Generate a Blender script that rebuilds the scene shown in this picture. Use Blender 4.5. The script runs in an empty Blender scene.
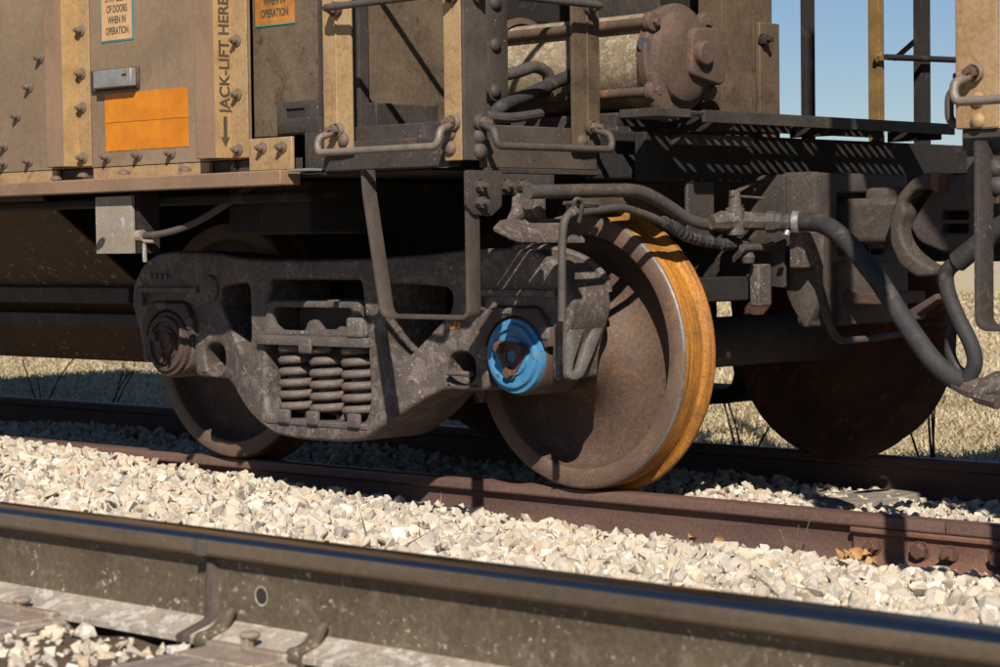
import bpy, bmesh, math, random
import numpy as np
from mathutils import Vector, Matrix, Quaternion
random.seed(7); RNG = np.random.default_rng(11)
V = Vector; PI = math.pi
sc = bpy.context.scene
col = sc.collection

# ------------------------------------------------------------------ camera, sky, sun, exposure
CAM = V((4.7578, -5.5052, 0.8220)); YAW, PITCH, ROLL, FPX = 0.752996, 0.041577, -0.012946, 2185.9
_F = V((-math.sin(YAW)*math.cos(PITCH), math.cos(YAW)*math.cos(PITCH), -math.sin(PITCH)))
_R = V((math.cos(YAW), math.sin(YAW), 0)); _U = _R.cross(_F)
_R, _U = _R*math.cos(ROLL)+_U*math.sin(ROLL), -_R*math.sin(ROLL)+_U*math.cos(ROLL)
cd = bpy.data.cameras.new('camera'); cam = bpy.data.objects.new('camera', cd); col.objects.link(cam)
cam.matrix_world = Matrix(((_R.x,_U.x,-_F.x,CAM.x),(_R.y,_U.y,-_F.y,CAM.y),(_R.z,_U.z,-_F.z,CAM.z),(0,0,0,1)))
cd.sensor_width = 36; cd.lens = FPX*36/1000; cd.clip_start = .05; cd.clip_end = 3000
cd.dof.use_dof = True; cd.dof.focus_distance = 7.3; cd.dof.aperture_fstop = 9
sc.camera = cam
SUN = V((0.95, -1.0, 1.02)).normalized()          # towards the sun
w = bpy.data.worlds.new('World'); sc.world = w; w.use_nodes = True
nt = w.node_tree; nt.nodes.clear()
sky = nt.nodes.new('ShaderNodeTexSky'); sky.sky_type = 'NISHITA'; sky.sun_disc = False
sky.sun_elevation = math.asin(SUN.z); sky.sun_rotation = math.atan2(SUN.x, SUN.y)
sky.air_density = 1.0; sky.dust_density = 0.; sky.ozone_density = 3.
bg = nt.nodes.new('ShaderNodeBackground'); bg.inputs[1].default_value = .05
wo = nt.nodes.new('ShaderNodeOutputWorld'); tn = nt.nodes.new('ShaderNodeMix'); tn.data_type = 'RGBA'; tn.blend_type = 'MULTIPLY'; tn.inputs[0].default_value = 1; tn.inputs[7].default_value = (.95, 1.02, 1.2, 1)
nt.links.new(sky.outputs[0], tn.inputs[6]); nt.links.new(tn.outputs[2], bg.inputs[0]); nt.links.new(bg.outputs[0], wo.inputs[0])
sl = bpy.data.lights.new('sun', 'SUN'); so = bpy.data.objects.new('sun', sl); col.objects.link(so)
sl.energy = 5.0; sl.angle = math.radians(.53); sl.color = (1, .94, .85)
so.rotation_euler = SUN.to_track_quat('Z', 'Y').to_euler(); so.location = SUN*30
sc.view_settings.view_transform = 'Standard'; sc.view_settings.look = 'None'
sc.view_settings.exposure = .22; sc.view_settings.gamma = 1; sc.view_settings.use_curve_mapping = False
sc.render.engine = 'CYCLES'; sc.cycles.max_bounces = 5; sc.cycles.diffuse_bounces = 2

def at(px, py, ax, v):
    """point of the place that the photograph shows at (px, py), lying in the real plane ax = v"""
    d = _F + _R*((px-500)/FPX) - _U*((py-333.5)/FPX); i = 'xyz'.index(ax)
    return CAM + d*((v-CAM[i])/d[i])

# ------------------------------------------------------------------ materials
def s2l(c): return tuple(((x/255+.055)/1.055)**2.4 if x > 10 else x/255/12.92 for x in c)
MATS = {}
def M(name, c1, c2=None, scale=4., rough=.8, metal=0., speck=None, fine=.25, bump=.25, bscale=60., rrange=.12, patch=None, spec=.4, streak=None, attr=False, stretch=None):
    """c1,c2 linear colours; speck=(colour, amount 0..1, scale); patch=(colour, amount, scale); streak=(colour, amount)"""
    m = bpy.data.materials.new(name); m.use_nodes = True; n = m.node_tree.nodes; L = m.node_tree.links
    bs = n['Principled BSDF']; tc = n.new('ShaderNodeTexCoord'); src = tc.outputs['Object']
    if stretch:
        mp = n.new('ShaderNodeMapping'); mp.inputs['Scale'].default_value = stretch; L.new(src, mp.inputs[0]); src0 = mp.outputs[0]
    else: src0 = src
    def noise(sc_, det=6, ro=.6, s=None, dis=0):
        t = n.new('ShaderNodeTexNoise'); t.inputs['Scale'].default_value = sc_; t.inputs['Detail'].default_value = det
        t.inputs['Roughness'].default_value = ro; t.inputs['Distortion'].default_value = dis; L.new(s or src, t.inputs['Vector']); return t.outputs['Fac']
    def ramp(f, lo, hi):
        r = n.new('ShaderNodeMapRange'); r.inputs[1].default_value = lo; r.inputs[2].default_value = hi; r.interpolation_type = 'SMOOTHSTEP'
        L.new(f, r.inputs[0]); return r.outputs[0]
    def mix(f, a, b, mode='MIX'):
        x = n.new('ShaderNodeMix'); x.data_type = 'RGBA'; x.blend_type = mode
        for sck, val in ((x.inputs[0], f), (x.inputs[6], a), (x.inputs[7], b)):
            if isinstance(val, (int, float)): sck.default_value = val
            elif isinstance(val, tuple): sck.default_value = (*val, 1)
            else: L.new(val, sck)
        return x.outputs[2]
    c2 = c2 or tuple(x*.7 for x in c1)
    cc = mix(ramp(noise(scale, 7, .65, src0, .4), .36, .64), c1, c2)
    if attr:
        at_ = n.new('ShaderNodeAttribute'); at_.attribute_name = 'tint'; cc = mix(1., cc, at_.outputs['Color'], 'MULTIPLY')
    if patch: cc = mix(ramp(noise(patch[2], 8, .7, None, .8), .62-.3*patch[1], .68-.25*patch[1]), cc, patch[0])
    if streak:
        mp2 = n.new('ShaderNodeMapping'); mp2.inputs['Scale'].default_value = (30, 30, 1.6); L.new(src, mp2.inputs[0])
        cc = mix(ramp(noise(1.3, 6, .7, mp2.outputs[0]), .55, .75), cc, mix(streak[1], cc, streak[0]))
    if fine:
        cc = mix(fine, cc, mix(ramp(noise(scale*14+25, 5, .7), .3, .7), tuple(x*.45 for x in c1), tuple(min(1, x*1.5) for x in c1)))
    if speck:
        f = noise(speck[2], 3, .75, None, .3)
        g = noise(speck[2]*.12, 3, .6)
        mm = n.new('ShaderNodeMath'); mm.operation = 'MULTIPLY'; L.new(ramp(f, .70-.14*speck[1], .76-.12*speck[1]), mm.inputs[0]); L.new(ramp(g, .42, .62), mm.inputs[1])
        cc = mix(mm.outputs[0], cc, speck[0])
    L.new(cc, bs.inputs['Base Color'])
    rr = n.new('ShaderNodeMapRange'); rr.inputs[3].default_value = max(.05, rough-rrange); rr.inputs[4].default_value = min(1, rough+rrange)
    L.new(noise(scale*3, 4), rr.inputs[0]); L.new(rr.outputs[0], bs.inputs['Roughness'])
    bs.inputs['Metallic'].default_value = metal; bs.inputs['Specular IOR Level'].default_value = spec
    if bump:
        b = n.new('ShaderNodeBump'); b.inputs['Strength'].default_value = bump; b.inputs['Distance'].default_value = .004
        L.new(noise(bscale, 6, .65), b.inputs['Height']); L.new(b.outputs[0], bs.inputs['Normal'])
    MATS[name] = m; return m

dust = s2l((190,178,165))
M('ochre_side', s2l((170,138,92)), s2l((146,114,72)), 7, .65, speck=(s2l((104,78,48)), .45, 110), fine=.25, bump=.15)
M('ochre', s2l((166,136,98)), s2l((144,114,79)), 4, .62, speck=(s2l((104,78,56)), .55, 110), fine=.25, bump=.15, streak=(s2l((110,80,58)), .75), patch=(s2l((136,104,74)), .2, 9))
M('ochre_brown', s2l((143,115,91)), s2l((124,98,77)), 3, .65, fine=.15, bump=.1, streak=(s2l((112,84,66)), .6))
M('ochre_dark', s2l((130,102,56)), s2l((96,74,40)), 6, .7, speck=(s2l((84,62,36)), .35, 120), fine=.3, bump=.2)
M('sheet_tan', s2l((139,118,95)), s2l((120,100,79)), 2, .58, fine=.15, bump=.1, streak=(s2l((98,78,62)), .6), speck=(s2l((96,76,58)), .25, 80))
M('panel_brown', s2l((108,91,73)), s2l((84,70,56)), 5, .7, speck=(s2l((160,146,124)), .25, 90), fine=.3, bump=.2, patch=(s2l((64,50,40)), .25, 9))
M('post_brown', s2l((98,81,62)), s2l((74,60,47)), 6, .72, speck=(s2l((50,40,32)), .6, 45), fine=.35, bump=.3, patch=(s2l((62,50,40)), .35, 6))
M('frame_dark', s2l((70,62,57)), s2l((50,44,40)), 5, .66, speck=(dust, .4, 120), fine=.3, bump=.25, patch=(s2l((100,76,58)), .12, 12))
M('frame_rail', s2l((86,75,67)), s2l((64,55,49)), 7, .68, speck=(s2l((186,150,96)), .22, 40), fine=.3, bump=.25)
M('black_tar', s2l((44,42,42)), s2l((30,28,28)), 30, .85, fine=.4, bump=1., bscale=130, speck=(s2l((88,84,80)), .25, 150))
M('under_dark', s2l((42,37,34)), s2l((28,25,23)), 4, .88, fine=.3, bump=.3, patch=(s2l((70,56,46)), .2, 7))  # grimy black steel, darkened further to deepen the shade under the wagon
M('chute_brown', s2l((80,60,41)), s2l((56,42,30)), 7, .75, fine=.5, bump=.9, bscale=30, speck=(s2l((176,154,126)), .7, 30))
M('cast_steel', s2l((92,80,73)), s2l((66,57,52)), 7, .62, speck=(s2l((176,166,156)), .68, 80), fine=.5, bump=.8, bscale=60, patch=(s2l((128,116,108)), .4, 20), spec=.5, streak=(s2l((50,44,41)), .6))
M('coupler_steel', s2l((82,72,65)), s2l((60,52,47)), 6, .68, speck=(s2l((150,138,124)), .4, 90), fine=.4, bump=.5, bscale=70, patch=(s2l((98,80,66)), .2, 10))
M('cast_speck', s2l((112,104,98)), s2l((78,71,66)), 14, .82, speck=(s2l((200,192,182)), .65, 85), fine=.4, bump=.5, bscale=70)
M('cast_splash', s2l((100,90,84)), s2l((70,62,57)), 8, .7, speck=(s2l((204,196,188)), .6, 75), fine=.4, bump=.5, bscale=70)
M('spring_steel', s2l((112,99,92)), s2l((78,67,61)), 9, .6, speck=(s2l((200,190,182)), .5, 80), fine=.4, bump=.35, patch=(s2l((120,80,56)), .15, 16))
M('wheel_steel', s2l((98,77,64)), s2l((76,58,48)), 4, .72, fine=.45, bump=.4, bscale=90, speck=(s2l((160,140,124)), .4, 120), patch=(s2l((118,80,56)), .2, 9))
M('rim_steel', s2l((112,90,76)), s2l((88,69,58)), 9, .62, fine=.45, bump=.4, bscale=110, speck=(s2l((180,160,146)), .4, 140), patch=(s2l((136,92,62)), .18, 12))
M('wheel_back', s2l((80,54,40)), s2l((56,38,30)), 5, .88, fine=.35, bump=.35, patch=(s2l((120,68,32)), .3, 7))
M('axle_dark', s2l((74,64,58)), s2l((52,45,41)), 12, .8, fine=.4, bump=.4, speck=(s2l((130,116,102)), .35, 60))
M('rust_brown', s2l((88,70,62)), s2l((64,51,46)), 8, .65, fine=.4, bump=.4, speck=(s2l((150,124,108)), .2, 90))
M('rust_bolt', s2l((100,72,60)), s2l((76,56,48)), 20, .8, fine=.4, bump=.3, bscale=200)
M('bolt_grey', s2l((112,95,81)), s2l((82,68,57)), 18, .65, fine=.3, bump=.15, bscale=200)
M('blue_paint', s2l((72,136,176)), s2l((58,118,160)), 9, .6, fine=.25, bump=.2, bscale=120, speck=(s2l((52,52,52)), .8, 55), patch=(s2l((92,118,134)), .3, 26))
M('bolt_black', s2l((56,48,44)), None, 20, .7, fine=.3, bump=.2)
M('grey_metal', s2l((150,148,146)), s2l((126,124,122)), 6, .5, metal=.3, fine=.2, bump=.1, patch=(s2l((150,116,84)), .12, 18))
M('grab_worn', s2l((134,122,110)), s2l((104,92,82)), 9, .55, metal=.2, fine=.3, bump=.15, patch=(s2l((110,84,62)), .2, 14))
M('stake_grey', s2l((150,138,122)), s2l((136,122,106)), 6, .6, fine=.2, bump=.12, patch=(s2l((172,176,186)), .2, 26))
M('orange_film', s2l((208,128,28)), s2l((188,110,24)), 9, .5, fine=.14, bump=.06, speck=(s2l((150,96,40)), .3, 60), streak=(s2l((160,100,36)), .5))
M('sticker_tan', s2l((204,162,118)), s2l((190,148,106)), 7, .6, fine=.12, bump=.04)
M('sticker_orange', s2l((186,124,58)), s2l((150,96,44)), 9, .65, fine=.25, bump=.08, speck=(s2l((110,74,40)), .3, 90))
M('teal', s2l((40,140,136)), None, 5, .5, fine=.08, bump=0)
M('ink', s2l((62,76,72)), None, 30, .6, fine=.3, bump=0)
M('ink_brown', s2l((70,58,48)), s2l((86,70,56)), 30, .7, fine=.3, bump=0)
M('hose_rubber', s2l((58,56,57)), s2l((42,40,41)), 8, .7, fine=.3, bump=.35, bscale=140, patch=(s2l((84,76,70)), .22, 14))
M('pipe_brown', s2l((86,78,72)), s2l((62,56,51)), 10, .65, fine=.35, bump=.3, patch=(s2l((118,82,56)), .1, 12))
M('clamp', s2l((200,198,192)), s2l((150,146,140)), 30, .35, metal=.7, fine=.2, bump=.1)
M('cylinder_tan', s2l((150,132,106)), s2l((112,96,74)), 9, .75, fine=.4, bump=.5, bscale=45, patch=(s2l((178,168,152)), .35, 40), speck=(s2l((206,202,196)), .6, 70))
M('cylinder_head', s2l((98,79,66)), s2l((76,61,52)), 6, .75, fine=.3, bump=.35, speck=(s2l((160,140,120)), .3, 100), patch=(s2l((132,86,62)), .1, 9))
M('rail_rust', s2l((108,82,72)), s2l((88,66,58)), 5, .78, fine=.35, bump=.3, speck=(s2l((160,138,120)), .15, 90), stretch=(.5,3,3))
M('rail_head', s2l((120,92,80)), s2l((98,74,64)), 6, .5, metal=.2, fine=.3, bump=.15, stretch=(.3,4,4))
M('rail_orange', s2l((126,90,72)), s2l((100,72,60)), 8, .75, fine=.35, bump=.3)
M('rail_web', s2l((98,85,68)), s2l((78,67,53)), 4, .68, fine=.35, bump=.35, speck=(s2l((186,176,160)), .75, 85), patch=(s2l((112,98,82)), .2, 18))
M('rail_foot', s2l((168,156,140)), s2l((130,116,102)), 10, .85, fine=.4, bump=.5, patch=(s2l((204,196,186)), .4, 22))
M('rail_polish', s2l((150,144,138)), s2l((122,116,110)), 2, .17, metal=1., fine=.1, bump=.03, bscale=300, rrange=.06, stretch=(.2,8,8))
M('rail_side', s2l((112,96,78)), s2l((88,75,61)), 3, .5, metal=.35, fine=.2, bump=.12, stretch=(.3,4,4), speck=(s2l((206,196,180)), .25, 50))
M('tie_wood', s2l((150,136,122)), s2l((108,96,86)), 3, .9, fine=.35, bump=.8, bscale=30, stretch=(14,1.2,14), patch=(s2l((186,172,154)), .25, 8))
M('tie_plate', s2l((150,132,116)), s2l((118,102,90)), 12, .8, fine=.35, bump=.35, patch=(s2l((186,172,156)), .3, 14))
M('stone', (.68,.60,.495), (.54,.46,.365), 22, .9, fine=.35, bump=.5, bscale=90, attr=True, speck=(s2l((150,120,88)), .25, 60))
M('bed_soil', s2l((124,110,92)), s2l((98,86,72)), 14, .95, fine=.5, bump=1., bscale=60)  # soil darkened to deepen the shade in gaps between the stones
M('oily_soil', s2l((96,80,64)), s2l((70,58,46)), 8, .8, fine=.5, bump=.9, bscale=60)
M('field', s2l((196,178,142)), s2l((178,158,122)), .8, .95, fine=.4, bump=1., bscale=20)
M('grass', s2l((214,198,164)), s2l((190,172,136)), 3, .9, fine=.2, bump=0, attr=True)
M('leaf_dry', s2l((190,146,94)), s2l((150,104,60)), 20, .8, fine=.3, bump=.2)
M('twig', s2l((72,58,50)), None, 10, .85, fine=.3, bump=.2)

# wheel tread: rusty bands around the axis, worn bare at the edges
def tread_mat():
    m = bpy.data.materials.new('tread_rust'); m.use_nodes = True; n = m.node_tree.nodes; L = m.node_tree.links; bs = n['Principled BSDF']
    tc = n.new('ShaderNodeTexCoord'); mp = n.new('ShaderNodeMapping'); mp.inputs['Scale'].default_value = (1.6, 42, 1.6); L.new(tc.outputs['Object'], mp.inputs[0])
    a = n.new('ShaderNodeTexNoise'); a.inputs['Scale'].default_value = 1.4; a.inputs['Detail'].default_value = 8; a.inputs['Roughness'].default_value = .6; L.new(mp.outputs[0], a.inputs['Vector'])
    r = n.new('ShaderNodeValToRGB'); L.new(a.outputs['Fac'], r.inputs[0]); e = r.color_ramp.elements
    e[0].position = .32; e[0].color = (*s2l((104,66,32)), 1); e[1].position = .66; e[1].color = (*s2l((204,144,58)), 1)
    k = e.new(.5); k.color = (*s2l((182,118,38)), 1)
    b = n.new('ShaderNodeTexNoise'); b.inputs['Scale'].default_value = 90; b.inputs['Detail'].default_value = 5; L.new(tc.outputs['Object'], b.inputs['Vector'])
    x = n.new('ShaderNodeMix'); x.data_type = 'RGBA'; x.blend_type = 'OVERLAY'; x.inputs[0].default_value = .45; L.new(r.outputs[0], x.inputs[6]); L.new(b.outputs['Color'], x.inputs[7])
    bw = n.new('ShaderNodeRGBToBW'); L.new(b.outputs['Color'], bw.inputs[0]); L.new(bw.outputs[0], x.inputs[7])
    c_ = n.new('ShaderNodeTexNoise'); c_.inputs['Scale'].default_value = 7; c_.inputs['Detail'].default_value = 7; c_.inputs['Roughness'].default_value = .7; L.new(tc.outputs['Object'], c_.inputs['Vector'])
    mr = n.new('ShaderNodeMapRange'); mr.inputs[1].default_value = .45; mr.inputs[2].default_value = .7; mr.inputs[4].default_value = .75; L.new(c_.outputs['Fac'], mr.inputs[0])
    x2 = n.new('ShaderNodeMix'); x2.data_type = 'RGBA'; L.new(mr.outputs[0], x2.inputs[0]); L.new(x.outputs[2], x2.inputs[6]); x2.inputs[7].default_value = (*s2l((112,78,46)), 1)
    vv = n.new('ShaderNodeTexNoise'); vv.inputs['Scale'].default_value = 150; vv.inputs['Detail'].default_value = 4; L.new(tc.outputs['Object'], vv.inputs['Vector'])
    vr = n.new('ShaderNodeMapRange'); vr.inputs[1].default_value = .56; vr.inputs[2].default_value = .68; vr.inputs[4].default_value = .8; L.new(vv.outputs['Fac'], vr.inputs[0])
    x3 = n.new('ShaderNodeMix'); x3.data_type = 'RGBA'; L.new(vr.outputs[0], x3.inputs[0]); L.new(x2.outputs[2], x3.inputs[6]); x3.inputs[7].default_value = (*s2l((84,58,36)), 1); x2 = x3
    L.new(x2.outputs[2], bs.inputs['Base Color']); bs.inputs['Roughness'].default_value = .7; bs.inputs['Metallic'].default_value = .15
    bp = n.new('ShaderNodeBump'); bp.inputs['Strength'].default_value = .25; bp.inputs['Distance'].default_value = .003; L.new(a.outputs['Fac'], bp.inputs['Height']); L.new(bp.outputs[0], bs.inputs['Normal'])
    MATS['tread_rust'] = m
tread_mat()
M('flange_steel', s2l((128,122,118)), s2l((100,88,80)), 12, .5, metal=.4, fine=.3, bump=.15)

# ------------------------------------------------------------------ mesh helpers
WO = {}                                             # world origin of each object
def link(o, parent, org):
    col.objects.link(o); org = V(org); WO[o.name] = org
    if parent is not None:
        o.parent = parent; o.location = org - WO[parent.name]
    else: o.location = org
    return o
def thing(name, label, cat, org=(0,0,0), group=None):
    o = bpy.data.objects.new(name, None); o.empty_display_size = .1; link(o, None, org)
    o['label'] = label; o['category'] = cat
    if group: o['group'] = group
    return o
def tag(o, label, cat=None, group=None):
    o['label'] = label
    if cat: o['category'] = cat
    if group: o['group'] = group
    return o
def finish_mesh(me, angle=35):
    me.validate(); me.shade_smooth(); me.set_sharp_from_angle(angle=math.radians(angle))
class MB:
    def __init__(s): s.v = []; s.f = []; s.m = []
    def add(s, vs, fs, mi=0):
        b = len(s.v); s.v += [V(x) for x in vs]; s.f += [tuple(b+i for i in f) for f in fs]; s.m += [mi]*len(fs); return s
    def box(s, a, b, mi=0, mat=None):
        x0,y0,z0 = a; x1,y1,z1 = b
        vs = [V((x,y,z)) for z in (z0,z1) for y in (y0,y1) for x in (x0,x1)]
        if mat is not None: vs = [mat @ q for q in vs]
        return s.add(vs, [(0,2,3,1),(4,5,7,6),(0,1,5,4),(2,6,7,3),(0,4,6,2),(1,3,7,5)], mi)
    def beam(s, p, q, wd, ht, up=(0,0,1), mi=0):
        p = V(p); q = V(q); d = (q-p); l = d.length; d.normalize(); u = V(up); sd = d.cross(u).normalized(); u = sd.cross(d)
        m = Matrix(((d.x,sd.x,u.x,p.x),(d.y,sd.y,u.y,p.y),(d.z,sd.z,u.z,p.z),(0,0,0,1)))
        return s.box((0,-wd/2,-ht/2), (l,wd/2,ht/2), mi, m)
    def tube(s, path, r, n=12, mi=0, caps=True, flat=1.):
        path = [V(p) for p in path]; k = len(path); rs = r if isinstance(r, (list,tuple)) else [r]*k
        t0 = (path[1]-path[0]).normalized(); a = t0.orthogonal().normalized(); vs = []
        for i in range(k):
            t = (path[min(i+1,k-1)]-path[max(i-1,0)]).normalized()
            a = (a - t*a.dot(t)).normalized(); b = t.cross(a)
            for j in range(n):
                w_ = 2*PI*j/n; vs.append(path[i] + (a*math.cos(w_)+b*math.sin(w_)*flat)*rs[i])
        fs = [(i*n+j, i*n+(j+1)%n, (i+1)*n+(j+1)%n, (i+1)*n+j) for i in range(k-1) for j in range(n)]
        if caps: fs += [tuple(range(n-1,-1,-1)), tuple(range((k-1)*n, k*n))]
        return s.add(vs, fs, mi)
    def lathe(s, prof, c, axis='y', n=48, mi=0, mis=None):
        """prof = [(offset along axis, radius)]"""
        c = V(c); vs = []
        ax = {'x': (V((1,0,0)),V((0,1,0)),V((0,0,1))), 'y': (V((0,1,0)),V((0,0,1)),V((1,0,0))), 'z': (V((0,0,1)),V((1,0,0)),V((0,1,0)))}[axis]
        for h, r in prof:
            for j in range(n):
                w_ = 2*PI*j/n; vs.append(c + ax[0]*h + (ax[1]*math.cos(w_)+ax[2]*math.sin(w_))*max(r, 1e-5))
        for i in range(len(prof)-1):
            fs = [(i*n+j, i*n+(j+1)%n, (i+1)*n+(j+1)%n, (i+1)*n+j) for j in range(n)]
            if i == 0: s.add(vs, [], 0); base = len(s.v)-len(vs)
            s.f += [tuple(base+q for q in f) for f in fs]; s.m += [mis[i] if mis else mi]*n
        return s
    def build(s, name, mat, parent=None, bevel=0., seg=2, org=None, angle=35, normals=True):
        me = bpy.data.meshes.new(name); me.from_pydata([tuple(x) for x in s.v], [], s.f)
        return wrap(me, name, mat, parent, bevel, seg, org, angle, s.m, normals)
def wrap(me, name, mat, parent, bevel=0., seg=2, org=None, angle=35, mi=None, normals=True):
    mats = mat if isinstance(mat, (list,tuple)) else [mat]
    for q in mats: me.materials.append(MATS[q])
    if mi and len(mats) > 1:
        for p_, i in zip(me.polygons, mi): p_.material_index = i
    if normals:
        bm = bmesh.new(); bm.from_mesh(me); bmesh.ops.recalc_face_normals(bm, faces=bm.faces); bm.to_mesh(me); bm.free()
    co = np.empty(len(me.vertices)*3); me.vertices.foreach_get('co', co); co = co.reshape(-1,3)
    if org is None: org = (co.min(0)+co.max(0))/2
    co = co - np.array(org); me.vertices.foreach_set('co', co.ravel()); me.update()
    finish_mesh(me, angle)
    o = bpy.data.objects.new(name, me)
    if bevel:
        b = o.modifiers.new('edge', 'BEVEL'); b.width = bevel; b.segments = seg; b.limit_method = 'ANGLE'; b.angle_limit = math.radians(40); b.harden_normals = False
    return link(o, parent, org)
def crv(pts, n=8):
    """smooth path through points"""
    P = [V(p) for p in pts]; P = [P[0]*2-P[1]] + P + [P[-1]*2-P[-2]]; out = []
    for i in range(1, len(P)-2):
        for j in range(n):
            t = j/n; a,b,c,d = P[i-1],P[i],P[i+1],P[i+2]
            out.append(.5*((2*b)+(c-a)*t+(2*a-5*b+4*c-d)*t*t+(3*b-a-3*c+d)*t**3))
    return out + [P[-2]]
def bend(pts, r=.03, n=5):
    """polyline with rounded corners"""
    P = [V(p) for p in pts]; out = [P[0]]
    for i in range(1, len(P)-1):
        a = (P[i-1]-P[i]); b = (P[i+1]-P[i]); k = min(r, a.length*.48, b.length*.48); a.normalize(); b.normalize()
        p0 = P[i]+a*k; p1 = P[i]+b*k
        for j in range(n+1):
            t = j/n; out.append(p0*(1-t)**2+P[i]*2*t*(1-t)+p1*t*t)
    return out+[P[-1]]
def fil(poly, r, n=4):
    out = []; k = len(poly)
    for i in range(k):
        p = V((*poly[i],0)); a = V((*poly[i-1],0))-p; b = V((*poly[(i+1)%k],0))-p
        q = min(r, a.length*.45, b.length*.45); a.normalize(); b.normalize()
        for j in range(n+1):
            t = j/n; x = (p+a*q)*(1-t)**2+p*2*t*(1-t)+(p+b*q)*t*t; out.append((x.x,x.y))
    return out
def plate_mesh(loops, t, b=.004, res=2):
    """flat shape with holes in local XY, thickness t about z=0, rounded edges; as arrays"""
    cu = bpy.data.curves.new('shape', 'CURVE'); cu.dimensions = '2D'; cu.fill_mode = 'BOTH'
    cu.extrude = max(t/2-b, 1e-4); cu.bevel_depth = b; cu.bevel_resolution = res; cu.offset = -b
    for lp in loops:
        sp = cu.splines.new('POLY'); sp.points.add(len(lp)-1); sp.use_cyclic_u = True
        for q, p in zip(sp.points, lp): q.co = (p[0], p[1], 0, 1)
    o = bpy.data.objects.new('shape', cu); col.objects.link(o)
    dg = bpy.context.evaluated_depsgraph_get(); me = bpy.data.meshes.new_from_object(o.evaluated_get(dg))
    bpy.data.objects.remove(o); bpy.data.curves.remove(cu)
    me.materials.clear(); bm = bmesh.new(); bm.from_mesh(me); bmesh.ops.remove_doubles(bm, verts=bm.verts, dist=1e-5); bm.to_mesh(me); bm.free()
    return me
def solid_mesh(loops, t, b=.004, res=3):
    """like plate_mesh, filled by constrained triangulation (first loop outer, others holes)"""
    from mathutils.geometry import delaunay_2d_cdt
    def area(l): return sum(l[i-1][0]*l[i][1]-l[i][0]*l[i-1][1] for i in range(len(l)))/2
    L_ = [l if (area(l) > 0) == (i == 0) else l[::-1] for i, l in enumerate(loops)]
    def inset(l, d):
        out = []
        for i in range(len(l)):
            a, p, c = V((*l[i-1],)), V((*l[i],)), V((*l[(i+1)%len(l)],)); e = (c-a).normalized(); out.append(p+V((-e.y,e.x))*d)
        return out
    verts, faces, cap = [], [], ([], [])
    for l in L_:
        n = len(l); rings = []
        for sgn in (-1, 1):
            ks = range(res+1) if sgn == 1 else range(res, -1, -1)
            for k in ks:
                th = PI/2*k/res; pts = inset(l, b*(1-math.cos(th))); z = sgn*(t/2-b+b*math.sin(th))
                rings.append(range(len(verts), len(verts)+n)); verts += [(p.x,p.y,z) for p in pts]
        for r0, r1 in zip(rings, rings[1:]): faces += [(r0[i], r0[(i+1)%n], r1[(i+1)%n], r1[i]) for i in range(n)]
        cap[0].append(list(rings[0])); cap[1].append(list(rings[-1]))
    ref = [[V(verts[i][:2]) for i in lp] for lp in cap[1]]
    def inside(x, y):
        k = False
        for lp in ref:
            for i in range(len(lp)):
                a, c = lp[i-1], lp[i]
                if (a.y > y) != (c.y > y) and x < (c.x-a.x)*(y-a.y)/(c.y-a.y)+a.x: k = not k
        return k
    flat = [p for lp in ref for p in lp]; ed = []; o = 0
    for lp in ref: ed += [(o+i, o+(i+1)%len(lp)) for i in range(len(lp))]; o += len(lp)
    vo, eo, fo, ov, oe, of = delaunay_2d_cdt(flat, ed, [], 0, 1e-6)
    for side in (0, 1):
        ids = [i for lp in cap[side] for i in lp]
        for f in fo:
            if not all(ov[i] for i in f): continue
            x = sum(vo[i].x for i in f)/3; y = sum(vo[i].y for i in f)/3
            if inside(x, y): faces.append(tuple(ids[ov[i][0]] for i in (f if side else f[::-1])))
    me = bpy.data.meshes.new('shape'); me.from_pydata(verts, [], faces); return me
def plate(name, mat, parent, loops, plane, p0, p1, b=.004, res=2, deform=None, org=None, angle=40):
    """loops in (x,z) for plane 'y', (y,z) for 'x', (x,y) for 'z'; from p0 to p1 along the normal"""
    me = (solid_mesh if len(loops) < 20 else plate_mesh)(loops, abs(p1-p0), b, res); c = (p0+p1)/2
    for v in me.vertices:
        a, d, h = v.co
        v.co = {'y': (a, c+h, d), 'x': (c+h, a, d), 'z': (a, d, c+h)}[plane]
        if deform: v.co = deform(v.co)
    o = wrap(me, name, mat, parent, org=org, angle=angle)
    if deform: wn = o.modifiers.new('normals', 'WEIGHTED_NORMAL'); wn.weight = 100; wn.keep_sharp = True
    return o
def rect(a0, b0, a1, b1): return [(a0,b0),(a1,b0),(a1,b1),(a0,b1)]

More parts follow.
